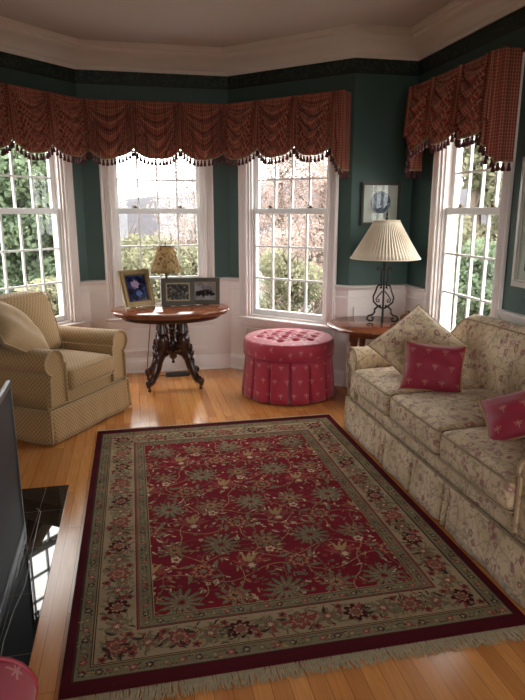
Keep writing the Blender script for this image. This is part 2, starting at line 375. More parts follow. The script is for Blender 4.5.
# ================================================================== THE ROOM
CEIL = 2.86
XR, XL, YB = 2.30, -1.76, -2.6
P_DE=(XR,4.75); P_CD=(1.77,4.75); P_BC=(.90,5.62); P_AB=(-.40,5.62); P_AL=(-1.27,4.75); P_L=(XL,4.75); P_BL=(XL,YB); P_BR=(XR,YB)
def V2(p): return Vector((p[0], p[1]))
class Seg:                                   # a wall's inner face from A to B, room on its left
    def __init__(s, A, B):
        s.A = V2(A); s.B = V2(B); s.L = (s.B-s.A).length; s.d = (s.B-s.A)/s.L; s.n = Vector((-s.d.y, s.d.x))
    def p(s, a, k, z): q = s.A+s.d*a+s.n*k; return (q.x, q.y, z)   # a along, k into the room
    def box(s, mb, a0, a1, k0, k1, z0, z1):
        P = [s.p(a, k, z) for z in (z0, z1) for a, k in ((a0,k0),(a1,k0),(a1,k1),(a0,k1))]
        mb.add(P, [(0,3,2,1),(4,5,6,7),(0,1,5,4),(1,2,6,5),(2,3,7,6),(3,0,4,7)])
    def prof(s, mb, a0, a1, prof, vert=False, flip=False):        # profile (k, z) run along the wall
        n = len(prof); P = [s.p(a0, k, z) for k, z in prof]+[s.p(a1, k, z) for k, z in prof]
        mb.add(P, [(i, (i+1)%n, n+(i+1)%n, n+i) for i in range(n)]+[tuple(range(n-1,-1,-1)), tuple(range(n,2*n))])
    def vprof(s, mb, z0, z1, prof, a0=0):                          # profile (a, k) run upwards
        n = len(prof); P = [s.p(a0+a, k, z0) for a, k in prof]+[s.p(a0+a, k, z1) for a, k in prof]
        mb.add(P, [(i, (i+1)%n, n+(i+1)%n, n+i) for i in range(n)]+[tuple(range(n-1,-1,-1)), tuple(range(n,2*n))])
S_E = Seg(P_BR, P_DE); S_D = Seg(P_DE, P_CD); S_C = Seg(P_CD, P_BC); S_B = Seg(P_BC, P_AB); S_A = Seg(P_AB, P_AL)
S_D2 = Seg(P_AL, P_L); S_L = Seg(P_L, P_BL); S_BK = Seg(P_BL, P_BR)
TH = .16; OW = .82; Z0 = .53; Z1 = 2.335
def wall(name, s, opens=(), ext=(.07,.07)):
    mb = MB(); a = -ext[0]
    for (a0, a1, z0, z1) in opens:
        s.box(mb, a, a0, -TH, 0, 0, CEIL)
        s.box(mb, a0, a1, -TH, 0, 0, z0); s.box(mb, a0, a1, -TH, 0, z1, CEIL); a = a1
    s.box(mb, a, s.L+ext[1], -TH, 0, 0, CEIL)
    return struct(obj(name, mb, M['wall'], smooth=False, weld=False))
cC = S_C.L-.115-.5; cB = S_B.L/2; cA = S_A.L-(S_C.L-.115-.5)
cE = 3.87-YB
def op(c, z0=Z0, z1=Z1, ow=OW): return (c-ow/2, c+ow/2, z0, z1)
NB = .14
wall('wall_right', S_E, [op(cE)], (.0,.0))
wall('wall_recess_right', S_D, (), (.0,.0))
wall('wall_bay_right', S_C, [op(cC)], (0,.0))
wall('wall_bay_center', S_B, [op(cB)], (0,0))
wall('wall_bay_left', S_A, [op(cA)], (0,0))
wall('wall_recess_left', S_D2, (), (0,0))
wall('wall_left', S_L, (), (0,0))
wall('wall_back', S_BK, [(.25,1.75,Z0,Z1),(2.3,3.8,Z0,Z1)], (0,0))  # back openings added behind the camera to let in fill light
# corner posts close the outside of the angled walls
mb = MB()
for P in (P_DE, P_CD, P_BC, P_AB, P_AL, P_L):
    pass
outline = [P_BR, P_DE, P_CD, P_BC, P_AB, P_AL, P_L, P_BL]
def flat(name, z, th, mat):
    mb = MB(); n = len(outline); cx, cy = .27, 1.5
    P = []
    for (x, y) in outline:
        v = Vector((x-cx, y-cy)); v = v*(1+.18/v.length); P.append((cx+v.x, cy+v.y))
    z2 = z+th
    mb.add([(x,y,z) for x,y in P]+[(x,y,z2) for x,y in P], [tuple(range(n)), tuple(range(2*n-1,n-1,-1))]+[(i,(i+1)%n,n+(i+1)%n,n+i) for i in range(n)])
    return struct(obj(name, mb, mat, smooth=False))
flat('floor', -.12, .12, M['floor']); flat('ceiling', CEIL, .12, M['ceiling'])

# mitred sweep of a profile (k into the room, z) along the wall line
def sweep(mb, path, prof, closed=False):
    n = len(path); pts = [V2(p) for p in path]; Q = []
    for i, p in enumerate(pts):
        dirs = []
        if closed or i > 0: dirs.append((p-pts[i-1]).normalized())
        if closed or i < n-1: dirs.append((pts[(i+1)%n]-p).normalized())
        ns = [Vector((-d.y, d.x)) for d in dirs]
        if len(ns) == 2: m = (ns[0]+ns[1]); m = m/(m.dot(ns[0])) if m.length > 1e-6 else ns[0]
        else: m = ns[0]
        Q += [(p.x+m.x*k, p.y+m.y*k, z) for k, z in prof]
    q = len(prof); fs = []
    for i in range(n if closed else n-1):
        j = (i+1) % n; fs += [(i*q+a, i*q+(a+1)%q, j*q+(a+1)%q, j*q+a) for a in range(q)]
    if not closed: fs += [tuple(range(q-1,-1,-1)), tuple((n-1)*q+a for a in range(q))]
    mb.add(Q, fs)
crown = [(0,2.66),(.012,2.66),(.016,2.675),(.016,2.69),(.030,2.70),(.036,2.715),(.045,2.735),(.062,2.757),(.085,2.775),(.110,2.787),(.118,2.80),(.118,2.815),(.134,2.822),(.140,2.84),(.140,CEIL),(0,CEIL)]
mb = MB(); sweep(mb, outline, crown, True); o = struct(obj('trim_1', mb, M['crown'])); o['label'] = 'white stepped crown moulding around the ceiling'
def gaps(seg, opens):                           # spans of a wall between the window casings
    a = 0; out = []
    for c in opens: out.append((a, c)); 
    return out
CW = .09
def spans(s, cs, w_=OW/2+CW):
    a = 0; out = []
    for c in cs: out.append((a, c-w_)); a = c+w_
    out.append((a, s.L)); return out
rail = [(0,.838),(.010,.838),(.012,.850),(.022,.856),(.030,.866),(.034,.874),(.030,.882),(.016,.888),(0,.888)]
def rail_paths():
    e = spans(S_E, [cE]); c_ = spans(S_C, [cC]); b = spans(S_B, [cB]); a = spans(S_A, [cA])
    P = lambda s, t_: s.p(t_, 0, 0)[:2]
    return [[P(S_E,0), P(S_E,e[0][1])], [P(S_E,e[1][0]), P_DE, P_CD, P(S_C,c_[0][1])], [P(S_C,c_[1][0]), P_BC, P(S_B,b[0][1])],
            [P(S_B,b[1][0]), P_AB, P(S_A,a[0][1])], [P(S_A,a[1][0]), P_AL, P_L, P_BL]]
mb = MB()
for pth in rail_paths(): sweep(mb, pth, rail)
o = struct(obj('trim_2', mb, M['paint']))
bb = [(0,0),(.020,0),(.020,.105),(.016,.118),(.010,.125),(.008,.135),(0,.137)]
names = ['baseboard_right','baseboard_recess_right','baseboard_bay_right','baseboard_bay_center','baseboard_bay_left','baseboard_recess_left','baseboard_left']
for nm, s in zip(names, (S_E,S_D,S_C,S_B,S_A,S_D2,S_L)):
    mb = MB(); s.prof(mb, 0, s.L, bb)
    s.prof(mb, 0, s.L, [(0,0),(.034,0),(.032,.012),(.020,.018),(0,.018)]); struct(obj(nm, mb, M['paint']))
# panel mouldings on the white panelling
def panel(mb, s, a0, a1, z0, z1, w_=.030, k=.014):
    for r0, r1, kk in ((0,w_*.45,k),(w_*.45,w_,k*.5)):
        s.box(mb, a0+r0, a1-r0, 0, kk, z0+r0, z0+r1); s.box(mb, a0+r0, a1-r0, 0, kk, z1-r1, z1-r0)
        s.box(mb, a0+r0, a0+r1, 0, kk, z0+r1, z1-r1); s.box(mb, a1-r1, a1-r0, 0, kk, z0+r1, z1-r1)
mb = MB()
for s, c in ((S_E,cE),(S_C,cC),(S_B,cB),(S_A,cA)):
    panel(mb, s, c-.44, c-.02, .20, .42); panel(mb, s, c+.02, c+.44, .20, .42)
for s in (S_D,): panel(mb, s, .05, s.L-.05, .20, .70)
for a0 in (.1,.9,1.7,2.5,3.3,4.1): panel(mb, S_E, a0+YB-YB, a0+.7, .20, .70)
for s in (S_D2,): panel(mb, s, .05, s.L-.05, .20, .70)
for pth in rail_paths(): sweep(mb, pth, [(0,.775),(.010,.775),(.010,.785),(.006,.790),(0,.790)])
struct(obj('trim_3', mb, M['paint'], smooth=False))

# ------------------------------------------------------------------ windows
def make_window(idx, s, c, ow=OW, z0=Z0, z1=Z1):
    root = bpy.data.objects.new('window_%d' % idx, None); C.objects.link(root); struct(root)
    h = ow/2
    mb = MB()                                    # jambs line the opening
    s.box(mb, c-h-.002, c-h+.018, -TH, .0, z0, z1); s.box(mb, c+h-.018, c+h+.002, -TH, .0, z0, z1)
    s.box(mb, c-h, c+h, -TH, 0, z1-.018, z1+.002); s.box(mb, c-h, c+h, -TH-.03, 0, z0-.002, z0+.018)
    for sg in (-1, 1):                           # parting stops
        x = c+sg*(h-.024); s.box(mb, x-.008, x+.008, -.040, -.022, z0, z1)
        s.box(mb, x-.008, x+.008, -.096, -.084, z0, z1)
    obj('jamb', mb, M['paint'], root, smooth=False, weld=False)
    # fluted casing
    mb = MB()
    def flute(w_):
        pr = [(0,0),(0,.020),(.010,.026),(.018,.022)]
        k0 = .022; fl_ = 3; a = .020; step = (w_-.040)/fl_
        for i in range(fl_):
            pr += [(a+step*.1, .020), (a+step*.3, .013), (a+step*.5, .011), (a+step*.7, .013), (a+step*.9, .020)]; a += step
        pr += [(w_-.018,.022),(w_-.010,.026),(w_,.020),(w_,0)]
        return pr
    f_ = flute(CW)
    s.vprof(mb, z0-.01, z1+.075, f_, c-h-CW); s.vprof(mb, z0-.01, z1+.075, f_, c+h)
    s.box(mb, c-h, c+h, 0, .021, z1, z1+.075); s.box(mb, c-h, c+h, 0, .026, z1+.055, z1+.075)
    obj('casing', mb, M['paint'], root)
    mb = MB(); st = [(0,z0-.025),(.045,z0-.025),(.052,z0-.015),(.052,z0-.006),(.045,z0),(0,z0)]
    s.prof(mb, c-h-CW-.02, c+h+CW+.02, st); s.prof(mb, c-h-CW, c+h+CW, [(0,z0-.09),(.014,z0-.09),(.018,z0-.08),(.018,z0-.025),(0,z0-.025)])
    obj('sill', mb, M['paint'], root)
    mid = 1.5
    for nm, ka, kb, za, zb, bot, top in (('lower_sash', -.080, -.042, z0+.018, mid+.024, .052, .048), ('upper_sash', -.124, -.086, mid-.024, z1-.018, .048, .045)):
        fr = MB(); x0 = c-h+.018; x1 = c+h-.018; sw = .042
        s.box(fr, x0, x0+sw, ka, kb, za, zb); s.box(fr, x1-sw, x1, ka, kb, za, zb)
        s.box(fr, x0+sw, x1-sw, ka, kb, za, za+bot); s.box(fr, x0+sw, x1-sw, ka, kb, zb-top, zb)
        sash = obj(nm, fr, M['sash'], root, bevel=.003, smooth=False, weld=False)
        mu = MB(); gx0 = x0+sw; gx1 = x1-sw; gz0 = za+bot; gz1 = zb-top; nc = 4 if ow < 1 else 5
        for i in range(1, nc): a = gx0+(gx1-gx0)*i/nc; s.box(mu, a-.008, a+.008, ka+.008, kb-.008, gz0, gz1)
        for j in range(1, 3): z = gz0+(gz1-gz0)*j/3; s.box(mu, gx0, gx1, ka+.009, kb-.009, z-.008, z+.008)
        obj('muntin_grid', mu, M['sash'], sash, smooth=False, weld=False)
        g = MB(); k = (ka+kb)/2
        P = [s.p(gx0-.005, k, gz0-.005), s.p(gx1+.005, k, gz0-.005), s.p(gx1+.005, k, gz1+.005), s.p(gx0-.005, k, gz1+.005)]
        P2 = [(p[0]-s.n.x*.004, p[1]-s.n.y*.004, p[2]) for p in P]
        g.add(P+P2, [(0,1,2,3),(7,6,5,4),(0,4,5,1),(1,5,6,2),(2,6,7,3),(3,7,4,0)])
        obj('pane', g, M['glass'], sash, smooth=False)
    for sg in (-1, 1):
        lk_ = MB(); a = c+sg*ow*.25
        s.box(lk_, a-.028, a+.028, -.080, -.055, mid+.024, mid+.032); s.box(lk_, a-.012, a+.012, -.078, -.058, mid+.032, mid+.045); s.box(lk_, a-.004, a+.030, -.070, -.062, mid+.040, mid+.048)
        obj('sash_lock', lk_, M['bronze'], root, bevel=.002, weld=False)
    portal('window_daylight_%d' % idx, s.p(c-h, 0, 0)[:2], s.p(c+h, 0, 0)[:2], z0, z1, (s.n.x, s.n.y))
    return root
make_window(1, S_A, cA); make_window(2, S_B, cB); make_window(3, S_C, cC); make_window(4, S_E, cE)
make_window(5, S_BK, 1.0, 1.50); make_window(6, S_BK, 3.05, 1.50)  # unseen pair behind the camera, added and widened as fill light

# chimney breast and hearth on the left
mb = MB(); BX = -1.15
mb.box((XL,.75,0),(BX,1.35,CEIL)); mb.box((XL,2.55,0),(BX,3.10,CEIL)); mb.box((XL,1.35,.80),(BX,2.55,CEIL)); 
struct(obj('wall_chimney', mb, M['wall'], smooth=False, weld=False))
mb = MB(); mb.box((BX-.001,.95,.0),(-.41,3.235,.006)); o = struct(obj('trim_4', mb, M['marble'], smooth=False)); o['label'] = 'black marble tile hearth set in the wood floor'
#@OUT
# ================================================================== OUTSIDE
mb = MB(); mb.box((-60,-40,-1.1),(60,90,-.9)); o = struct(obj('ground', mb, M['grass'], smooth=False))
def leaves(name, mat, parent, blobs, n, size, aspect=1.6):
    tot = sum(b[3]*b[4]*b[5] for b in blobs); V = []; 
    for (cx, cy, cz, rx, ry, rz) in blobs:
        k = max(20, int(n*rx*ry*rz/tot)); d = RNG.normal(size=(k,3)); d /= np.linalg.norm(d, axis=1)[:,None]
        r = RNG.random(k)**.38; c = d*r[:,None]*np.array([rx,ry,rz])+np.array([cx,cy,cz])
        a = RNG.normal(size=(k,3)); a /= np.linalg.norm(a, axis=1)[:,None]; b = np.cross(a, RNG.normal(size=(k,3))); b /= np.linalg.norm(b, axis=1)[:,None]
        sz = size*(.6+.8*RNG.random(k))[:,None]; a = a*sz*aspect; b = b*sz
        V.append(np.stack([c-a, c-b, c+a, c+b], axis=1).reshape(-1,3))
    V = np.concatenate(V); nf = len(V)//4
    me = bpy.data.meshes.new(name); me.vertices.add(len(V)); me.vertices.foreach_set('co', V.ravel()); me.loops.add(nf*4); me.loops.foreach_set('vertex_index', np.arange(nf*4))
    me.polygons.add(nf); me.polygons.foreach_set('loop_start', np.arange(nf)*4); me.polygons.foreach_set('loop_total', np.full(nf,4)); me.update(); me.validate()
    me.materials.append(mat); o = bpy.data.objects.new(name, me); C.objects.link(o); o.parent = parent; return o
def tree(kind, label, cat, x, y, h, r, mat, n=5000, size=.05, conic=False, group=None, bare=False, low=.12):
    G = -.9; t_ = thing(kind, label, cat, (x,y,G), random.random()*6, group)
    mb = MB(); mb.tube([(0,0,-.02),(.03*h*.1,0,h*.3),(0,.02*h,h*.6),(0,0,h*.92)], [.035*h*.5+.02,.014*h+.015,.010*h+.01,.01], 8); obj('trunk', mb, M['bark'], t_)
    br = MB()
    for k in range(26 if bare else 14):
        z = h*(.18+.7*random.random()); a = random.random()*6.28; L = r*(1.05-.6*z/h)*(.8 if not conic else .9)
        p = [(0,0,z)]
        for q in range(1,5): p.append((math.cos(a+.15*q)*L*q/4, math.sin(a+.15*q)*L*q/4, z+(.10*h if not conic else -.01*h)*q/4*(1.3 if bare else 1)))
        br.tube(p, [.010*h*.5+.012,.02,.014,.010,.004], 5)
        for w_ in range(3 if bare else 0):
            b0 = Vector(p[2+w_ % 3]); d_ = Vector((random.uniform(-1,1),random.uniform(-1,1),random.uniform(.2,1.2)))*.35*r; br.tube([b0, b0+d_*.5+Vector((0,0,.03)), b0+d_], [.009,.006,.003], 4)
    obj('branches', br, M['bark'], t_)
    bl = []
    if conic:
        for k in range(16):
            z = h*(.06+.92*k/15); rr = r*(1.02-k/15); a0 = random.random()*6
            for q in range(max(1, int(5*(1-k/16)))): a = a0+q*6.28/max(1, int(5*(1-k/16))); bl.append((math.cos(a)*rr*.55, math.sin(a)*rr*.55, z, rr*.5+.15, rr*.5+.15, h*.07))
    else:
        for k in range(22):
            a = random.random()*6.28; q = math.sqrt(random.random())*r*.72; z = h*(low+(.92-low)*random.random()); f = .34+.2*random.random()
            q *= math.sin(PI*min(1,max(.12,(z/h-low+.12)/(1.0-low+.12))))**.5
            bl.append((math.cos(a)*q, math.sin(a)*q, z, r*f, r*f, r*f*.8))
    leaves('foliage', mat, t_, bl, n, size); return t_
#@TREES
TR=[('evergreen_tree','evergreen tree in the middle of the leftmost window, nearest of the evergreens','tree',-1.50,9.7,3.5,.95,'lf_green',34000,.030,0),
('evergreen_tree','evergreen tree at the left edge of the leftmost window','tree',-2.75,12.0,4.3,1.05,'lf_green',26000,.038,0),
('evergreen_tree','farther evergreen at the right side of the leftmost window','tree',-1.75,14.6,4.0,1.20,'lf_green',24000,.042,0),
('spring_bush','pale green shrub low in the leftmost window','shrub',-1.15,7.45,1.70,.60,'lf_spring',16000,.022,0),
('blossom_tree','pink budding tree in the right half of the center window','tree',1.45,13.4,4.0,1.25,'lf_pink',11000,.018,1),
('spring_bush','yellow green bush low behind the small amber lamp','shrub',.62,9.0,2.05,.72,'lf_spring',24000,.020,1),
('spring_bush','grey green bush low at the left of the center window','shrub',-.35,11.5,2.3,.85,'lf_spring',16000,.026,1),
('blossom_tree','twiggy pink and grey tree filling the left of the window above the ottoman','tree',2.55,10.4,4.1,.95,'lf_pink',13000,.016,1),
('spring_bush','pale green twiggy bush low in the window above the ottoman','shrub',2.15,8.1,1.9,.72,'lf_spring',24000,.017,1),
('blossom_tree','second budding tree at the right of the window above the ottoman','tree',4.0,12.6,4.7,1.15,'lf_pink',15000,.020,1),
('spring_tree','yellow green tree outside the window behind the sofa','tree',5.7,9.3,6.8,1.15,'lf_spring',34000,.032,0),
('evergreen_tree','darker tree low outside the window behind the sofa','tree',4.3,6.9,2.1,.62,'lf_green',20000,.022,0),
('spring_tree','pale tree farther off outside the window behind the sofa','tree',8.0,11.6,7.4,1.35,'lf_spring',26000,.040,0)]
for (k_,l_,c_,x_,y_,h_,r_,m_,n_,sz_,br_) in TR: tree(k_,l_,c_,x_,y_,h_,r_,M[m_],n_,sz_,bare=bool(br_))
mb = MB()
def hill(u, v):
    x = -40+80*u; z = -1+(4.6+1.2*math.sin(3.1*u*PI)+.5*math.sin(13*u))*math.sin(v*PI/2); return (x, 42+12*v+2*math.sin(9*u), z)
mb.grid(hill, 60, 10); struct(obj('hill', mb, M['lf_hill']))
#@FURN
# ================================================================== RUG
def make_rug():
    X0, X1, Y0, Y1 = -.295, 1.385, 1.665, 4.045; NX, NY = 420, 595
    W = X1-X0; H = Y1-Y0
    xs = (np.arange(NX)+.5)/NX*W; ys = (np.arange(NY)+.5)/NY*H
    X, Y = np.meshgrid(xs, ys); img = np.zeros((NY, NX, 3)); rg = np.random.default_rng(3)
    red=(.145,.010,.017); dred=(.060,.006,.009); beige=(.27,.200,.122); sage=(.155,.130,.078); olive=(.135,.105,.055); gold=(.29,.18,.085); rose=(.215,.045,.038); ink=(.045,.026,.018); pale=(.42,.33,.21); teal=(.095,.115,.085)
    img[:] = dred
    def rect(x0,x1,y0,y1,c): img[(X>=x0)&(X<x1)&(Y>=y0)&(Y<y1)] = c
    ex, ey = .034, .060                                  # outer red band, wider at the ends
    def ring(d, c): rect(ex+d, W-ex-d, ey+d, H-ey-d, c)
    ring(0, ink); ring(.004, sage); ring(.056, ink); ring(.060, gold); ring(.063, ink); ring(.067, beige); ring(.210, ink); ring(.214, rose); ring(.220, ink); ring(.223, sage); ring(.268, ink); ring(.272, gold); ring(.277, red)
    fx0, fx1, fy0, fy1 = ex+.277, W-ex-.277, ey+.277, H-ey-.277
    infield = (X>fx0)&(X<fx1)&(Y>fy0)&(Y<fy1)
    def win(cx, cy, r):
        i0=max(0,int((cx-r)/W*NX)); i1=min(NX,int((cx+r)/W*NX)+2); j0=max(0,int((cy-r)/H*NY)); j1=min(NY,int((cy+r)/H*NY)+2); return slice(j0,j1), slice(i0,i1)
    def flower(cx, cy, r, n, cols, ph=0., mask=None, sx=1., sy=1.):
        s_ = win(cx, cy, r*1.5)
        dx=(X[s_]-cx)/sx; dy=(Y[s_]-cy)/sy; rr=np.hypot(dx,dy); th=np.arctan2(dy,dx); k=.62+.38*np.abs(np.cos(n*(th-ph)/2))
        for f, c in cols:
            m=(rr<r*f*k); 
            if mask is not None: m&=mask[s_]
            img[s_][m]=c
    def star(cx, cy, r, n, cols, ph=0., mask=None):
        s_ = win(cx, cy, r*1.2); dx=X[s_]-cx; dy=Y[s_]-cy; rr=np.hypot(dx,dy); th=np.arctan2(dy,dx); k=.35+.65*np.abs(np.cos(n*(th-ph)/2))**1.6
        for f, c in cols:
            m=(rr<r*f*k)
            if mask is not None: m&=mask[s_]
            img[s_][m]=c
    def leaf(cx, cy, L, w_, a, c, mask=None):
        s_ = win(cx, cy, L); dx=X[s_]-cx; dy=Y[s_]-cy; u=dx*math.cos(a)+dy*math.sin(a); v=-dx*math.sin(a)+dy*math.cos(a)
        m=(np.abs(u)<L)&(np.abs(v-.25*L*np.cos(u/L*1.5)+.2*L)<w_*(1-(u/L)**2))
        if mask is not None: m&=mask[s_]
        img[s_][m]=c
    def curve(P, w_, c, mask=None):
        for (x, y) in P:
            s_=win(x,y,w_*1.5); m=np.hypot(X[s_]-x,Y[s_]-y)<w_
            if mask is not None: m&=mask[s_]
            img[s_][m]=c
    # vines and scattered small flowers
    cx0=(fx0+fx1)/2; cyc=(fy0+fy1)/2
    for k in range(9):
        x=fx0+(k+.5)/9*(fx1-fx0); ph=k*1.9; t_=np.linspace(fy0,fy1,700)
        curve(list(zip(x+.055*np.sin((t_)*11+ph)+.02*np.sin(t_*29+ph), t_)), .0022, gold if k%2 else olive, infield)
    for k in range(13):
        y=fy0+(k+.5)/13*(fy1-fy0); t_=np.linspace(fx0,fx1,420); curve(list(zip(t_, y+.045*np.sin(t_*14+k*2.3))), .0020, gold if k%3 else rose, infield)
    for k in range(1500):
        x=rg.uniform(fx0,fx1); y=rg.uniform(fy0,fy1); c=[pale,rose,gold,sage,rose][rg.integers(5)]
        if rg.random()<.45: flower(x,y,.006+.006*rg.random(),5,[(1,c),(.4,ink)],rg.random()*6,infield)
        else: leaf(x,y,.010+.012*rg.random(),.0042,rg.random()*6,[sage,olive,gold,pale][rg.integers(4)],infield)
    # palmettes on a half-drop lattice, mirrored about the centre line
    PX=(fx1-fx0)/5; PY=(fy1-fy0)/9
    for i in range(-3,4):
        for j in range(0,10):
            x=cx0+i*PX*1.0+(PX*.5 if (j%2) else 0); y=fy0+j*PY+PY*.3
            kind=(abs(i)*2+j*3)%4
            if kind==0: star(x,y,.098,13,[(1,ink),(.95,olive),(.78,sage),(.62,teal),(.48,gold),(.40,sage),(.22,red)],math.pi/2,infield)
            elif kind==1:
                for a in np.linspace(-1.1,1.1,7): leaf(x+.045*math.sin(a),y+.055*math.cos(a),.050,.010,math.pi/2-a,rose if abs(a)>.5 else gold,infield)
                flower(x,y,.035,6,[(1,ink),(.85,rose),(.5,pale)],0,infield)
            elif kind==2: star(x,y,.072,9,[(1,olive),(.85,sage),(.6,rose),(.42,gold),(.2,ink)],.3,infield); flower(x,y-.08,.025,5,[(1,pale),(.5,rose)],0,infield)
            else:
                flower(x,y,.062,8,[(1,ink),(.93,rose),(.72,gold),(.55,red),(.3,sage)],0,infield)
                for a in (.6,2.5,3.8,5.6): leaf(x+.075*math.cos(a),y+.075*math.sin(a),.035,.009,a+.8,sage,infield)
    # main border and guard borders
    def border(d0, d1, step, main):
        dm=(d0+d1)/2; w_=(d1-d0); xa=ex+dm; xb=W-ex-dm; ya=ey+dm; yb=H-ey-dm
        per=[((xa,ya),(xb,ya)),((xb,ya),(xb,yb)),((xb,yb),(xa,yb)),((xa,yb),(xa,ya))]
        for (p,q) in per:
            L=math.hypot(q[0]-p[0],q[1]-p[1]); n=max(2,round(L/step)); dx=(q[0]-p[0])/L; dy=(q[1]-p[1])/L
            t_=np.linspace(0,L,int(L*400)); off=w_*.26*np.sin(t_/L*n*math.pi)
            curve(list(zip(p[0]+dx*t_-dy*off, p[1]+dy*t_+dx*off)), .0026 if main else .0016, olive if main else ink)
            for k in range(n+1):
                x=p[0]+dx*L*k/n; y=p[1]+dy*L*k/n
                if main:
                    if k%2==0: flower(x,y,.050,8,[(1,ink),(.93,rose if k%4 else dred),(.58,beige),(.42,rose),(.2,olive)],0)
                    else: star(x,y,.050,6,[(1,olive),(.85,sage),(.5,rose),(.25,pale)],.4)
                    for q_ in range(5):
                        a=rg.random()*6.28; leaf(x+.055*math.cos(a)*(dy*.6+1*abs(dx)), y+.055*math.sin(a)*(abs(dx)*.6+abs(dy)), .024,.0065,rg.random()*6.28,[olive,sage,ink,rose][rg.integers(4)])
                    mx_=(k+.5)/n*L; flower(p[0]+dx*mx_-dy*.045*(1 if k%2 else -1), p[1]+dy*mx_+dx*.045*(1 if k%2 else -1),.018,5,[(1,rose),(.5,ink)],0)
                else:
                    flower(x,y,w_*.30,5,[(1,[rose,ink,olive][k%3]),(.5,beige)],0)
    
    for (d0,d1,nn,sc_) in ((.070,.207,1500,1.0),(.006,.054,900,.7),(.225,.266,700,.7)):
        k=0
        while k<nn:
            x=rg.uniform(ex+d0,W-ex-d0); y=rg.uniform(ey+d0,H-ey-d0); e_=min(x-ex,W-ex-x,y-ey,H-ey-y)
            if d0+.008<e_<d1-.008:
                k+=1; leaf(x,y,(.012+.012*rg.random())*sc_,.0042*sc_,rg.random()*6.28,[olive,sage,ink,rose,olive,gold][rg.integers(6)])
    border(.067,.210,.110,True); border(.004,.056,.055,False); border(.223,.268,.050,False)
    # hand-knotted colour variation (abrash)
    ab=1+.10*np.sin(Y*23+.6*np.sin(Y*7))+.05*rg.normal(size=X.shape); img*=ab[:,:,None]; img=np.clip(img,0,1)
    gx=np.linspace(X0,X1,NX+1); gy=np.linspace(Y0,Y1,NY+1); GX,GY=np.meshgrid(gx,gy)
    T=.011; GZ=np.full(GX.shape,T)+.0007*np.sin(GX*9)*np.sin(GY*7)
    V=np.stack([GX,GY,GZ],-1).reshape(-1,3); idx=np.arange((NX+1)*(NY+1)).reshape(NY+1,NX+1)
    Fq=np.stack([idx[:-1,:-1],idx[:-1,1:],idx[1:,1:],idx[1:,:-1]],-1).reshape(-1,4)
    cols=img.reshape(-1,3)
    # skirt down to the floor
    b=len(V); rim=np.concatenate([idx[0,:],idx[1:,-1],idx[-1,-2::-1],idx[-2:0:-1,0]]); low=V[rim].copy(); low[:,2]=.0005; V=np.concatenate([V,low]); m=len(rim)
    k=np.arange(m); k2=(k+1)%m; F2=np.stack([rim[k2],rim[k],b+k,b+k2],-1); Fq=np.concatenate([Fq,F2]); cols=np.concatenate([cols,np.tile(np.array([dred]),(m,1))])
    me=bpy.data.meshes.new('area_rug'); me.vertices.add(len(V)); me.vertices.foreach_set('co',V.astype(np.float32).ravel()); nf=len(Fq)
    me.loops.add(nf*4); me.loops.foreach_set('vertex_index',Fq.ravel().astype(np.int32)); me.polygons.add(nf); me.polygons.foreach_set('loop_start',np.arange(nf)*4); me.polygons.foreach_set('loop_total',np.full(nf,4)); me.update(); me.validate()
    at=me.color_attributes.new('knots','FLOAT_COLOR','CORNER'); cc=np.concatenate([np.repeat(cols,4,axis=0),np.ones((nf*4,1))],1).astype(np.float32); at.data.foreach_set('color',cc.ravel())
    t=NT('knotted_wool_rug',.95,.05); a=t.n.new('ShaderNodeAttribute'); a.attribute_name='knots'; t.col(a.outputs['Color']); t.bump(t.noise(t.coord(),260,1),.35,.002)
    me.materials.append(t.m); pile=bpy.data.objects.new('pile',me); C.objects.link(pile)
    root=thing('area_rug','red oriental area rug with beige floral border and cream fringe','rug',((X0+X1)/2,(Y0+Y1)/2,0)); pile.parent=root; me.transform(Matrix.Translation((-(X0+X1)/2,-(Y0+Y1)/2,0)))
    for yy, sg in ((Y0,-1),(Y1,1)):
        f=MB(); n=520 
        for i in range(n):
            x=X0+(i+.5)/n*W-(X0+X1)/2+random.uniform(-.002,.002); y=yy-(Y0+Y1)/2; L=random.uniform(.045,.068) if sg<0 else random.uniform(.03,.045); dx=random.uniform(-.02,.02)
            f.tube([(x,y-sg*.004,.0065),(x+dx*.3,y+sg*L*.4,.0055),(x+dx,y+sg*L,.0035)],[.0026,.0028,.0016],4)
        o=obj('fringe',f,M['fringe'],root,weld=False)
make_rug()

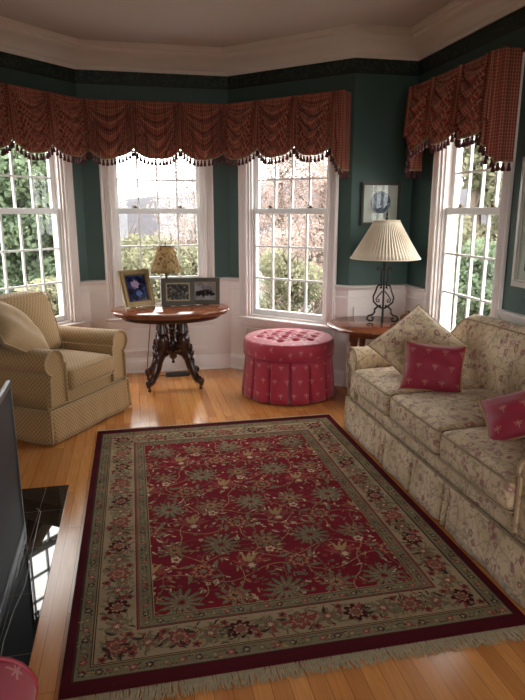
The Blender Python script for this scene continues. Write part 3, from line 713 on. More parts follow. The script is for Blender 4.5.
# ================================================================== UPHOLSTERED SEATS
def fabric_strip(mb, path, z0, z1, flare, off, per=None, creases=(), cw=.010, cd=.022, nz=6, step=.008):
    # hanging skirt along a polyline (x,y); creases are distances along it
    pts=[V2(p) for p in path]; segs=[]; a=0
    for i in range(len(pts)-1): L=(pts[i+1]-pts[i]).length; segs.append((a,L,pts[i],(pts[i+1]-pts[i])/L)); a+=L
    tot=a; n=int(tot/step); S=[]
    for i in range(n+1):
        t_=tot*i/n
        for (a0,L,p,d) in segs:
            if t_<=a0+L+1e-6: break
        nrm=Vector((d.y,-d.x)); q=p+d*(t_-a0)
        # blend normals round corners
        for (a1,L1,p1,d1) in segs:
            if d1 is not d:
                for edge_ in (a1,a1+L1):
                    if abs(t_-edge_)<.010 and (abs(edge_-a0)<1e-6 or abs(edge_-a0-L)<1e-6):
                        nrm=(nrm*(.5+abs(t_-edge_)/.02)+Vector((d1.y,-d1.x))*(.5-abs(t_-edge_)/.02)).normalized()
        dep=sum(math.exp(-((t_-c)/cw)**2) for c in creases)
        S.append((q,nrm,dep,t_))
    def fn(u,v):
        q,nrm,dep,t_=S[int(round(u*n))]; z=z1+(z0-z1)*v; k=off+flare*v-cd*dep*v**.5+.003*math.sin(t_*21)*v+.002*math.sin(t_*47+2)*v
        p=q+nrm*k; return (p.x,p.y,z+(.003*math.sin(t_*15)*v))
    mb.grid(fn,n,nz,lambda u,v:(tot*u,z1+(z0-z1)*v))
def seat(name, label, cat, loc, rz, W, D, ncush, mat, cord, armw=.19, arm_z=.605, seat_z=.48, back=None, creases_front=(), skirt_top=.235, ct=.15, group=None):
    r=thing(name,label,cat,loc,rz)
    b=MB(); b.box((.03,.045,.05),(W-.03,D-.02,.33)); b.box((.03,.035,.225),(W-.03,D-.02,.345)); obj('frame',b,mat,r,bevel=.015,seg=3)
    # skirt round three sides, with pleats at the corners
    sk=MB(); path=[(.0,D-.03),(.0,.0),(W,.0),(W,D-.03)]
    cs=[D-.03-.02,D-.03+.02,D-.03+W-.02,D-.03+W+.02]+[D-.03+W*f for f in creases_front]+[(D-.03)*.5,(D-.03)*1.5+W]
    fabric_strip(sk,path,.012,skirt_top,.020,-.018,creases=cs); so=obj('skirt',sk,mat,r)
    m_=so.modifiers.new('solid','SOLIDIFY'); m_.thickness=.004; m_.offset=-1
    wl_=MB(); wl_.tube([(-.0-(-.016),D-.03,skirt_top),(.014,.012,skirt_top),(W-.014,.012,skirt_top),(W-.014,D-.03,skirt_top)],.0045,6); obj('skirt_piping',wl_,cord,r)
    # rolled arms
    ro=.085; cz=arm_z-ro
    for sg in (0,1):
        a=MB(); prof=[]
        cx=.088
        prof+=[(armw-.01,.26),(armw-.012,cz-.02)]
        for k in range(0,17):
            q=math.radians(-8+k*(255/16)); prof.append((cx+ro*math.cos(q)*1.05,cz+ro*math.sin(q)))
        prof+=[(.040,cz-.105),(.032,.26)]
        P=[((x if sg==0 else W-x),z) for x,z in prof]; n=len(P)
        ys=[.040,.030,.034,.060,.2,.4,D-.16,D-.10]; sc_=[.90,.955,1.0,1.0,1.0,1.0,1.0,.98]
        cxx=sum(p[0] for p in P)/n; czz=.43
        V=[]; 
        for y,s_ in zip(ys,sc_): V+=[(cxx+(x-cxx)*s_,y-.012*(1 if y<.1 else 0),czz+(z-czz)*(s_ if z>.3 else 1)-(.008*math.sin((y/D)*PI))) for x,z in P]
        per=[0]
        for i in range(n): per.append(per[-1]+math.dist(P[i],P[(i+1)%n]))
        fs=[];uv=[]
        for j in range(len(ys)-1):
            for i in range(n):
                fs.append((j*n+i,j*n+(i+1)%n,(j+1)*n+(i+1)%n,(j+1)*n+i)); uv.append([(ys[j],per[i]),(ys[j],per[i+1]),(ys[j+1],per[i+1]),(ys[j+1],per[i])])
        fs+= [tuple(range(n)),tuple((len(ys)-1)*n+i for i in range(n-1,-1,-1))]; uv+=[[P[i] for i in range(n)],[P[i] for i in range(n-1,-1,-1)]]
        a.add(V,fs,uv); arm=obj('arm',a,mat,r)
        # welt round the scroll on the arm front
        pp=[(cxx+(x-cxx)*.985,.016,czz+(z-czz)*(.985 if z>.3 else 1)) for x,z in P]; w2=MB(); w2.tube(pp,.0055,6); obj('piping',w2,cord,arm)
    # seat cushions
    x0=armw-.005; cw_=(W-2*x0)/ncush
    for i in range(ncush):
        c=MB(); a0=x0+i*cw_+.003; a1=x0+(i+1)*cw_-.003; f0=-.012; bk=D-.20
        c.rbox((a0,f0,seat_z-ct),(a1,bk,seat_z),.040,.030,m=(16,18,6)); cu=obj('seat_cushion',c,mat,r)
        w2=MB()
        for zz in (seat_z-.012,seat_z-ct+.012):
            rr=.028; pts=[]
            for (qx,qy,a_) in ((a1-rr,bk-rr,0),(a0+rr,bk-rr,90),(a0+rr,f0+rr,180),(a1-rr,f0+rr,270)):
                for e_ in (0,30,60,90): q=math.radians(a_+e_); pts.append((qx+rr*math.cos(q),qy+rr*math.sin(q),zz))
            w2.tube(pts,.0050,6,True)
        obj('piping',w2,cord,cu)
    if back: back(r,W,D,armw,mat,cord)
    return r
def back_sofa(r,W,D,aw,mat,cord):
    # tight camel back rising behind the cushions
    def top(u):
        x=u*W; e=min(x,W-x); t_=max(0,min(1,(e-.02)/.36)); s_=t_*t_*(3-2*t_)
        return .60+.235*s_+.03*math.sin(u*PI)
    b=MB(); N_=48; sec=[(0,0,0),(.0,.3,0)]
    def fn(u,v):
        x=.03+u*(W-.06); h=top(x/W)
        # v runs: front bottom, front top, over the roll, back bottom
        y0=D-.27; y1=D-.19; y2=D-.03
        if v<.5: k=v/.5; z=.28+(h-.07-.28)*k; y=y0+(y1-y0)*k-.022*math.sin(PI*k)
        elif v<.8: k=(v-.5)/.3; q=PI*k; z=h-.07+.07*math.sin(q); y=(y1+y2)/2-(y2-y1)/2*math.cos(q)
        else: k=(v-.8)/.2; z=h-.07-(h-.07-.05)*k; y=y2
        if u<.02 or u>.98: y=y
        return (x,y,z)
    b.grid(fn,N_,30,lambda u,v:(u*W,v*1.6))
    L=[fn(0,j/30) for j in range(31)]; R_=[fn(1,j/30) for j in range(31)]; b.add(L,[tuple(range(31))]); b.add(R_,[tuple(range(30,-1,-1))])
    o=obj('back',b,mat,r)
    w2=MB(); w2.tube([(p[0],p[1]-.002,p[2]+.002) for p in (fn(i/60,.56) for i in range(61))],.005,6); obj('piping',w2,cord,o)
def back_chair(r,W,D,aw,mat,cord):
    b=MB(); 
    def sh(p):
        k=max(0,(p.z-.3)/.6); return Vector((p.x+(W/2-p.x)*.06*k,p.y+.05*k,p.z))
    b.rbox((aw-.075,D-.27,.28),(W-aw+.075,D-.02,.87),.055,0,m=(14,6,14),fn=sh); obj('back',b,mat,r)
    c=MB()
    def sh2(p):
        k=(p.z-.47)/.40; bul=.055*math.sin(PI*max(0,min(1,k)))*math.sin(PI*max(0,min(1,(p.x-aw)/(W-2*aw))))
        wob=1+.10*k; return Vector((W/2+(p.x-W/2)*wob,p.y+.13*k-bul*(1 if p.y<D-.36 else 0),p.z+.018*math.sin(PI*(p.x-aw)/(W-2*aw))))
    c.rbox((aw+.004,D-.46,.475),(W-aw-.004,D-.28,.905),.055,0,m=(16,8,16),fn=sh2); cu=obj('back_cushion',c,mat,r)
    w2=MB()
    pts=[]
    for q in range(4):
        cs_=[(W-aw-.03,.877),(aw+.03,.877),(aw+.03,.50),(W-aw-.03,.50)][q]
        for e_ in (0,30,60,90): an=math.radians(q*90+e_); pts.append(sh2(Vector((cs_[0]+.024*math.cos(an),D-.445,cs_[1]+.024*math.sin(an)))))
    w2.tube(pts,.005,6,True); obj('piping',w2,cord,cu)
sofa=seat('sofa','three-cushion camel-back floral tapestry sofa with pleated skirt along the right wall','sofa',(1.405,3.79,0),-PI/2,2.08,.86,3,M['floral'],M['floral_cord'],armw=.175,back=back_sofa,creases_front=(.30,.325,.50,.66,.685))
ang=math.atan2(.828,.56)
chair=seat('armchair','tan rolled-arm armchair with diamond lattice fabric beside the left window','armchair',(-.562,3.83,0),ang,.895,.885,1,M['tan'],M['tan_cord'],armw=.205,arm_z=.632,seat_z=.475,back=back_chair,ct=.15)
redc=seat('armchair','crimson armchair with pale motifs cut off at the lower left corner','armchair',(-.245,1.165,0),PI,.80,.80,1,M['red'],M['red_plain'],armw=.19,seat_z=.46,arm_z=.60,back=back_chair)

# ------------------------------------------------------------------ throw pillows
def pillow(name,label,mat,cord,w_,h_,t_,M4,group=None,tassel=False):
    r=thing(name,label,'pillow',(0,0,0),0,group); r.matrix_world=M4
    b=MB(); N_=22
    def fn(s):
        def g(u,v):
            x=2*u-1; y=2*v-1; k=((1-abs(x)**2.6)*(1-abs(y)**2.6)); k=max(0,k)**.55
            pin=1-.07*(1-abs(y)**2)*abs(x)**1.5; pin2=1-.07*(1-abs(x)**2)*abs(y)**1.5
            z=s*(t_/2)*k*(1+.07*math.sin(5*x+2)*math.sin(4*y)+.05*math.sin(9*y+3*x))
            return (x*w_/2*pin,y*h_/2*pin2,z)
        return g
    b.grid(fn(1),N_,N_,lambda u,v:(u*w_,v*h_)); b.grid(fn(-1),N_,N_,lambda u,v:(u*w_,v*h_)); obj('cover',b,mat,r)
    c=MB(); f=fn(0); pts=[f(i/16,0) for i in range(16)]+[f(1,i/16) for i in range(16)]+[f(1-i/16,1) for i in range(16)]+[f(0,1-i/16) for i in range(16)]
    c.tube(pts,.0055,6,True); obj('piping',c,cord,r); return r
def frame4(center,xaxis,yaxis):
    x=Vector(xaxis).normalized(); y=Vector(yaxis); y=(y-x*y.dot(x)).normalized(); z=x.cross(y)
    m=Matrix((x,y,z)).transposed().to_4x4(); m.translation=Vector(center); return m
# big floral pillow leaning cornerwise in the far corner of the sofa
pillow('throw_pillow','large floral pillow matching the sofa, leaning on its far arm',M['floral'],M['floral_cord'],.45,.45,.15,
       frame4((1.745,3.40,.665),(.88*.66+.36*.75,-.47*.66+.58*.75,.73*.75),(-.88*.75+.36*.66,.47*.75+.58*.66,.73*.66)))
pillow('throw_pillow','crimson pillow with small gold crosses in front of the floral pillow',M['redp'],M['red_cord'],.345,.29,.12,
       frame4((1.675,3.06,.612),(.80,-.55,-.02),(.22,.28,.85)))
pillow('throw_pillow','crimson pillow cut by the right edge, on the nearest sofa cushion',M['redp'],M['red_cord'],.35,.25,.11,
       frame4((1.70,2.255,.605),(.80,-.46,.34),(.05,.80,.45)))
pillow('throw_pillow','plain tan pillow leaning in the left corner of the armchair',M['tan_plain'],M['tan_cord'],.52,.50,.19,
       frame4((-.785,4.155,.725),(.42,.66,-.46),(-.52,.30,.62)))

# ================================================================== OTTOMAN
def make_ottoman():
    R0=.372; r=thing('tufted_ottoman','round crimson button-tufted ottoman with pleated skirt under the window','ottoman',(1.24,4.70,0),0)
    bt=[]
    s_=.125
    for i in range(-3,4):
        for j in range(-3,4):
            x=(i+.5*(j%2))*s_; y=j*s_*.866
            if math.hypot(x,y)<.30: bt.append((x,y))
    def height(x,y):
        rr=math.hypot(x,y); e=max(0,1-(rr/R0)**5); z=.480+.036*(1-(rr/R0)**2)
        d=sorted(math.hypot(x-a,y-b) for a,b in bt); z-=.042*math.exp(-(d[0]/.024)**2); 
        if len(d)>1: z-=.012*math.exp(-((d[1]-d[0])/.016)**2)*(1 if rr<.33 else max(0,1-(rr-.33)/.03))*math.exp(-((d[0]+d[1]-s_)/.03)**2)
        return z
    b=MB(); N_=96
    def fn(u,v):
        a=2*PI*u
        if v<.72: rr=(R0-.018)*(v/.72); x=rr*math.cos(a); y=rr*math.sin(a); return (x,y,height(x,y))
        k=(v-.72)/.28; q=k*PI*.95; rr=R0-.018+.026*math.sin(q)**.8; z=height((R0-.018)*math.cos(a),(R0-.018)*math.sin(a)); z=z-(z-.350)*((1-math.cos(q))/2)
        return (rr*math.cos(a),rr*math.sin(a),z)
    b.grid(fn,N_,50,lambda u,v:(v*.52*math.cos(2*PI*u),v*.52*math.sin(2*PI*u)),closed=True); obj('tufted_top',b,M['red'],r)
    for (x,y) in bt:
        k=MB(); k.ball((x,y,height(x,y)+.001),.010,6,sz=.55); obj('button',k,M['red_plain'],r)
    c=MB(); c.tube([((R0+.000)*math.cos(2*PI*i/64),(R0+.000)*math.sin(2*PI*i/64),.358) for i in range(64)],.006,6,True); obj('piping',c,M['red_plain'],r)
    s=MB(); n=448; np_=14
    def sf(u,v):
        a=2*PI*u; ph=(u*np_)%1; d=min(ph,1-ph); k=math.exp(-(d/.05)**2); bul=.008*math.sin(PI*ph)
        rr=R0-.010+.026*v-.045*k*v**.4+bul*v; return (rr*math.cos(a),rr*math.sin(a),.356-.344*v)
    s.grid(sf,n,8,lambda u,v:(u*2*PI*R0,-.308*v),closed=True); o=obj('pleated_skirt',s,M['red'],r)
    m_=o.modifiers.new('solid','SOLIDIFY'); m_.thickness=.004; m_.offset=-1
    k=MB(); k.lathe([(.30,.04),(.335,.06),(.34,.32)],32); k.lathe([(.02,.0),(.025,.03),(.03,.05)],10,(.2,.2,0)); k.lathe([(.02,.0),(.025,.03),(.03,.05)],10,(-.2,.2,0)); k.lathe([(.02,.0),(.025,.03),(.03,.05)],10,(.2,-.2,0)); k.lathe([(.02,.0),(.025,.03),(.03,.05)],10,(-.2,-.2,0)); obj('base',k,M['black'],r,weld=False)
make_ottoman()

# ================================================================== PEDESTAL TABLE
TX,TY,TZ=.305,5.12,.690
def make_table():
    r=thing('pedestal_table','oval dark carved pedestal table under the center window','table',(TX,TY,0),0)
    t=MB(); t.lathe([(.93,TZ-.048),(.955,TZ-.046),(.965,TZ-.036),(.955,TZ-.030),(.985,TZ-.026),(1.0,TZ-.014),(.992,TZ-.004),(.975,TZ),(.0001,TZ)],64,(0,0,0),.505,.375,False); t.lathe([(.0001,TZ-.047),(.93,TZ-.047)],64,(0,0,0),.505,.375,False); obj('tabletop',t,M['top_wood'],r)
    a=MB(); a.lathe([(.80,TZ-.088),(.82,TZ-.085),(.84,TZ-.078),(.83,TZ-.070),(.85,TZ-.047)],64,(0,0,0),.505,.375); obj('apron',a,M['dark_wood'],r)
    # turned centre column and four outer columns on a hub
    c=MB(); c.lathe([(.010,.20),(.016,.215),(.006,.225),(.022,.24),(.035,.255),(.030,.27),(.045,.285),(.055,.31),(.045,.335),(.030,.345),(.038,.36),(.036,.40),(.022,.42),(.030,.435),(.022,.45),(.032,.47),(.024,.485),(.033,.50),(.026,.515),(.030,.53),(.030,.58),(.045,.60)],20); obj('center_column',c,M['dark_wood'],r)
    dirs=[math.radians(q) for q in (-43,-137,43,137)]
    for q in dirs:
        cx,cy=.120*math.cos(q),.110*math.sin(q)
        k=MB(); k.lathe([(.042,.285),(.050,.30),(.036,.315),(.046,.33),(.055,.36),(.057,.43),(.050,.46),(.038,.475),(.050,.485),(.046,.52),(.036,.565),(.042,.62)],16,(cx,cy,0)); obj('column',k,M['dark_wood'],r)
        # carved scroll leg: S-curve swept with a tall oval section
        g=MB(); path=[(.03,.335),(.09,.345),(.14,.315),(.175,.255),(.195,.19),(.225,.13),(.262,.088),(.290,.080),(.305,.070),(.300,.052),(.285,.045)]
        rr=[.052,.060,.058,.048,.042,.038,.038,.038,.032,.026,.014]
        d=Vector((math.cos(q),math.sin(q)*.92,0)); n_=Vector((-d.y,d.x,0)).normalized(); V=[];m=12
        for i,(k_,z) in enumerate(path):
            a0=path[max(0,i-1)]; a1=path[min(len(path)-1,i+1)]; tz=Vector((a1[0]-a0[0],a1[1]-a0[1])).normalized(); nn=Vector((-tz.y,tz.x))
            for j in range(m):
                e=2*PI*j/m; off=nn*rr[i]*math.cos(e); V.append(d*(k_+off.x)+Vector((0,0,z+off.y))+n_*rr[i]*.62*math.sin(e))
        g.add(V,[(i*m+j,i*m+(j+1)%m,(i+1)*m+(j+1)%m,(i+1)*m+j) for i in range(len(path)-1) for j in range(m)]+[tuple(range(m)),tuple((len(path)-1)*m+j for j in range(m-1,-1,-1))])
        for (k_,z,rad) in ((.118,.372,.022),(.205,.165,.016),(.300,.082,.030)):   # carved knobs and scroll eye
            p=d*k_; g.ball((p.x,p.y,z),rad,6)
        leg=obj('leg',g,M['dark_wood'],r,weld=False)
        f=MB(); p=d*.205; f.lathe([(.020,.255),(.026,.27),(.012,.285),(.022,.30),(.024,.33),(.012,.345),(.017,.36),(.008,.375),(.010,.385),(.002,.395)],12,(p.x,p.y,0)); f.box((p.x-.022,p.y-.022,.235),(p.x+.022,p.y+.022,.257)); obj('finial',f,M['dark_wood'],leg,weld=False)
        w_=MB(); p=d*.298; w_.lathe([(.008,.026),(.012,.03),(.010,.052)],10,(p.x,p.y,0)); w_.M=Matrix.Translation((p.x,p.y,.015))@Matrix.Rotation(q,4,'Z')@Matrix.Rotation(PI/2,4,'X'); w_.lathe([(.012,-.008),(.015,-.006),(.015,.006),(.012,.008)],14); w_.M=None
        obj('caster',w_,M['bronze'],leg,weld=False)
    return r
make_table()
cd=MB(); P=[(.10,5.42,TZ+.004)]
cd.tube([(.235,5.485,.70),(.17,5.53,.69),(.14,5.55,.60),(.125,5.555,.42),(.10,5.53,.22),(.085,5.50,.08),(.10,5.46,.008),(.18,5.42,.005),(.25,5.42,.012),(.30,5.425,.03)],.0035,6)
tag(obj('lamp_cord',cd,M['cord'],None),'thin black lamp cord trailing behind the dark pedestal table','cord')
ps=MB(); ps.box((.26,5.38,0),(.46,5.44,.035)); 
r=thing('power_strip','small black power strip on the floor under the pedestal table','power strip',(.36,5.41,0)); ps=MB(); ps.box((-.11,-.028,.001),(.11,.028,.034)); obj('housing',ps,M['cord'],r,bevel=.005)
for i in range(4): k=MB(); x=-.07+.042*i; k.box((x-.014,-.016,.0335),(x+.014,.016,.036)); obj('socket',k,M['black'],r)

# ------------------------------------------------------------------ things on the pedestal table
def photo_frame(label,x,y,w_,h_,yaw,lean,mat,pic,bw,mat2=None):
    r=thing('photo_frame',label,'picture frame',(x,y,TZ+.0005),yaw)
    r.rotation_euler=(0,0,yaw); T=Matrix.Rotation(-lean,4,'X')
    f=MB(); f.M=T; d=.020
    for k,(a,b,z) in enumerate(((0,bw*.35,.016),(bw*.35,bw*.75,.024),(bw*.75,bw,.014))):
        x0,x1=-w_/2+a,w_/2-a; z0,z1=a,h_-a; e=b-a
        f.box((x0,-z,z0),(x1,0,z0+e)); f.box((x0,-z,z1-e),(x1,0,z1)); f.box((x0,-z,z0+e),(x0+e,0,z1-e)); f.box((x1-e,-z,z0+e),(x1,0,z1-e))
    obj('frame',f,mat,r,bevel=.0015,weld=False,smooth=False)
    iw,ih=w_/2-bw,h_-bw
    l_=MB(); l_.M=T
    for q_ in ((-iw-.002,bw-.002,iw+.002,bw+.006),(-iw-.002,ih-.006,iw+.002,ih+.002),(-iw-.002,bw+.006,-iw+.006,ih-.006),(iw-.006,bw+.006,iw+.002,ih-.006)): l_.box((q_[0],-.0175,q_[1]),(q_[2],-.006,q_[3]))
    obj('inner_lip',l_,M['gold'] if mat is not M['gold'] else M['bronze'],r,smooth=False,weld=False)
    if mat2:
        m_=MB(); m_.M=T; m_.box((-iw,-.006,bw),(iw,-.001,ih)); obj('mat',m_,mat2,r,smooth=False); ib=.009
    else: ib=.005
    p=MB(); p.M=T; p.add([(-iw+ib,-.0075,bw+ib),(iw-ib,-.0075,bw+ib),(iw-ib,-.0075,ih-ib),(-iw+ib,-.0075,ih-ib)],[(0,1,2,3)],[[(-iw+ib,-(ih-bw)/2+ib),(iw-ib,-(ih-bw)/2+ib),(iw-ib,(ih-bw)/2-ib),(-iw+ib,(ih-bw)/2-ib)]]); p.box((-iw+ib,-.0073,bw+ib),(iw-ib,-.002,ih-ib)); obj('photograph',p,pic,r,smooth=False,weld=False)
    b=MB(); b.M=T; b.box((-w_/2+.01,.0,.01),(w_/2-.01,.004,h_-.01)); obj('backing',b,M['black'],r,smooth=False)
    e=MB(); top=T@Vector((0,.004,h_*.7)); by=h_*.62*math.sin(lean)+.085
    e.add([(-.02,top.y,top.z),(.02,top.y,top.z),(.03,by,.0),(-.03,by,.0),(-.02,top.y+.004,top.z),(.02,top.y+.004,top.z),(.03,by+.004,.0),(-.03,by+.004,.0)],[(0,1,2,3),(7,6,5,4),(0,4,5,1),(1,5,6,2),(2,6,7,3),(3,7,4,0)]); obj('easel',e,M['black'],r,smooth=False)
photo_frame('gold picture frame with blue flower-like portrait, tilted at the left of the table',.045,5.225,.285,.33,math.radians(27),math.radians(21),M['gold'],M['photo_blue'],.045)
photo_frame('pewter frame with a dark photo, middle of the three on the table',.372,5.215,.290,.240,math.radians(-5),math.radians(12),M['pewter'],M['photo_grey'],.042,M['mat_grey'])
photo_frame('pewter frame with a photo of people, rightmost on the table',.610,5.250,.265,.235,math.radians(-12),math.radians(12),M['pewter'],M['photo_people'],.038)

def small_lamp():
    x,y=.285,5.37; r=thing('table_lamp','small lamp with amber patterned empire shade behind the picture frames','lamp',(x,y,TZ+.0005))
    b=MB(); b.lathe([(.055,0),(.058,.006),(.050,.014),(.020,.022),(.014,.035),(.024,.05),(.030,.075),(.024,.11),(.013,.13),(.018,.14),(.012,.155),(.016,.20),(.010,.24),(.014,.25),(.010,.275)],20); obj('base',b,M['bronze'],r)
    h=MB(); h.tube([(0,0,.27),(0,0,.33)],.010,8); h.tube([(0,0,.29),(.028,0,.32),(.026,0,.40),(0,0,.455)],.002,5); h.tube([(0,0,.29),(-.028,0,.32),(-.026,0,.40),(0,0,.455)],.002,5); obj('harp',h,M['brass'],r,weld=False)
    s=MB(); s.lathe([(.138,.285),(.128,.315),(.076,.490),(.070,.508)],36,(0,0,0),1,1,False); o=obj('lamp_shade',s,M['amber'],r); m_=o.modifiers.new('solid','SOLIDIFY'); m_.thickness=.002
    t=MB(); t.tube([(.138*math.cos(2*PI*i/32),.138*math.sin(2*PI*i/32),.285) for i in range(32)],.003,5,True); obj('shade_rim',t,M['bronze'],o,weld=False); t=MB(); t.tube([(.070*math.cos(2*PI*i/32),.070*math.sin(2*PI*i/32),.508) for i in range(32)],.003,5,True); obj('shade_rim',t,M['bronze'],o,weld=False)
    f=MB(); f.lathe([(.003,.452),(.004,.518),(.010,.528),(.005,.540),(.001,.552)],10); obj('finial',f,M['bronze'],r)
small_lamp()

# ================================================================== SIDE TABLE, IRON LAMP
SX,SY,SZ=1.845,4.335,.632
def side_table():
    r=thing('side_table','round reddish cherry side table behind the far arm of the sofa','table',(SX,SY,0),math.radians(-172-45))
    t=MB(); R_=.375; t.lathe([(.35,SZ-.026),(.368,SZ-.024),(R_,SZ-.014),(R_-.002,SZ-.005),(R_-.010,SZ),(.0001,SZ)],56,(0,0,0),1,1,False); t.lathe([(.0001,SZ-.026),(.35,SZ-.026)],56,(0,0,0),1,1,False); obj('tabletop',t,M['side_wood'],r)
    a=MB(); a.lathe([(.20,SZ-.085),(.205,SZ-.08),(.21,SZ-.026)],48); obj('apron',a,M['side_wood'],r)
    for k in range(4):
        q=k*PI/2+PI/4; l=MB(); pts=[(.175,SZ-.09),(.185,.42),(.175,.25),(.18,.12),(.205,.03),(.21,.006)]; rr=[.030,.024,.018,.015,.018,.020]
        l.tube([(a_*math.cos(q),a_*math.sin(q),z) for a_,z in pts],rr,10); l.box((.18*math.cos(q)-.03,.18*math.sin(q)-.03,SZ-.13),(.18*math.cos(q)+.03,.18*math.sin(q)+.03,SZ-.028)); obj('leg',l,M['side_wood'],r,weld=False)
    s=MB(); s.lathe([(.15,.17),(.165,.18),(.15,.19)],32); obj('shelf',s,M['side_wood'],r)
side_table()
def iron_lamp():
    x,y=1.925,4.375; z0=SZ+.0005
    r=thing('table_lamp','wrought iron scroll lamp with wide cream pleated shade on the side table','lamp',(x,y,z0))
    for k in range(4):
        q=k*PI/2-.42; d=Vector((math.cos(q),math.sin(q),0))*1.28; s=MB()
        def P(pts): return [d*a+Vector((0,0,z)) for a,z in pts]
        # foot scroll, lyre scroll, top curl
        foot=[(.012,.135),(.030,.130),(.050,.105),(.050,.080),(.062,.060),(.088,.050),(.096,.026),(.080,.010),(.060,.014),(.056,.032),(.068,.040)]
        lyre=[(.008,.115),(.030,.130),(.058,.165),(.062,.205),(.048,.250),(.040,.285),(.030,.300),(.016,.295),(.014,.280),(.024,.276)]
        inner=[(.008,.250),(.030,.215),(.044,.185),(.040,.165),(.026,.165),(.024,.180),(.034,.184)]
        upper=[(.012,.300),(.020,.340),(.018,.390),(.020,.425),(.036,.440),(.046,.424),(.036,.412)]
        for pts,rad in ((foot,.0085),(lyre,.0075),(inner,.0055),(upper,.006)): s.tube(P(pts),rad,6)
        obj('scroll',s,M['iron'],r,weld=False)
    c=MB(); c.lathe([(.006,.10),(.014,.115),(.006,.13),(.005,.29),(.013,.30),(.006,.315),(.006,.40),(.016,.43),(.010,.445),(.012,.47)],12); obj('stem',c,M['iron'],r)
    h=MB(); h.tube([(0,0,.45),(0,0,.52)],.014,10); h.tube([(0,0,.50),(.05,0,.55),(.045,0,.72),(0,0,.775)],.0025,5); h.tube([(0,0,.50),(-.05,0,.55),(-.045,0,.72),(0,0,.775)],.0025,5); obj('harp',h,M['iron'],r,weld=False)
    s=MB(); n=240
    def fn(u,v):
        a=2*PI*u; rr=.268+(.098-.268)*v+.004*math.sin(a*60)*(.3+.7*math.sin(PI*min(1,v*1.0+.05)))+.012*math.sin(PI*v)*-.4; return (rr*math.cos(a),rr*math.sin(a),.510+.285*v)
    s.grid(fn,n*2,8,closed=True); o=obj('lamp_shade',s,M['cream'],r); m_=o.modifiers.new('solid','SOLIDIFY'); m_.thickness=.0015
    t=MB()
    for rad,z in ((.268,.510),(.098,.795)):
        t=MB(); t.tube([(rad*math.cos(2*PI*i/48),rad*math.sin(2*PI*i/48),z) for i in range(48)],.005,6,True); obj('shade_rim',t,M['cream'],o,weld=False)
    f=MB(); f.lathe([(.003,.77),(.004,.80),(.012,.812),(.006,.825),(.009,.84),(.001,.875)],10); obj('finial',f,M['iron'],r)
iron_lamp()
bx=thing('wooden_bowl','small glossy reddish wooden bowl between the iron lamp and floral pillow','bowl',(2.075,4.22,SZ+.0005))
b=MB(); b.lathe([(.030,0),(.034,.006),(.026,.012),(.055,.030),(.068,.055),(.064,.062),(.050,.035),(.0005,.018)],28,cap=False); b.lathe([(.0005,0),(.03,0)],28,cap=False); obj('bowl_body',b,M['side_wood'],bx)
b=MB(); b.lathe([(.064,.060),(.066,.066),(.045,.085),(.015,.095),(.008,.100),(.012,.108),(.001,.116)],28,cap=False); obj('lid',b,M['side_wood'],bx)

# ================================================================== WALL PICTURES
def wall_picture(label,s,a,z,w_,h_,mat,bw,inner,matb=None,off=.004):
    # a,z = centre along the wall; root sits on the wall
    p=s.p(a,off,z); r=thing('wall_picture',label,'picture',p,math.atan2(-s.d.y,-s.d.x))
    f=MB()
    for (c0,c1,k) in ((0,bw*.3,.018),(bw*.3,bw*.75,.026),(bw*.75,bw,.016)):
        x0,x1=-w_/2+c0,w_/2-c0; z0,z1=-h_/2+c0,h_/2-c0; e=c1-c0
        f.box((x0,-k,z0),(x1,0,z0+e)); f.box((x0,-k,z1-e),(x1,0,z1)); f.box((x0,-k,z0+e),(x0+e,0,z1-e)); f.box((x1-e,-k,z0+e),(x1,0,z1-e))
    obj('frame',f,mat,r,bevel=.001,weld=False,smooth=False)
    x1=w_/2-bw; z1=h_/2-bw; m_=MB(); m_.add([(-x1,-.006,-z1),(x1,-.006,-z1),(x1,-.006,z1),(-x1,-.006,z1)],[(0,1,2,3)],[[(-x1,-z1),(x1,-z1),(x1,z1),(-x1,z1)]]); m_.box((-x1,-.0058,-z1),(x1,-.0005,z1))
    if matb:
        obj('mat',m_,matb,r,smooth=False,weld=False); k=.055; q=MB(); q.add([(-x1+k,-.008,-z1+k),(x1-k,-.008,-z1+k),(x1-k,-.008,z1-k),(-x1+k,-.008,z1-k)],[(0,1,2,3)],[[(-x1+k,-z1+k),(x1-k,-z1+k),(x1-k,z1-k),(-x1+k,z1-k)]]); q.box((-x1+k,-.0078,-z1+k),(x1-k,-.006,z1-k)); obj('print',q,inner,r,smooth=False,weld=False)
    else: obj('print',m_,inner,r,smooth=False,weld=False)
    g=MB(); g.box((-x1,-.0125,-z1),(x1,-.0115,z1)); obj('glass',g,M['glass'],r,smooth=False)
wall_picture('square framed round blue print on green wall above the iron lamp',S_D,S_D.L-(2.022-1.77),1.557,.345,.345,M['pewter'],.024,M['print'])
wall_picture('large silver-framed picture cut by the right edge, beside the sofa window',S_E,(2.93-YB),1.43,.68,.76,M['silver'],.045,M['print_dark'],M['mat_grey'])

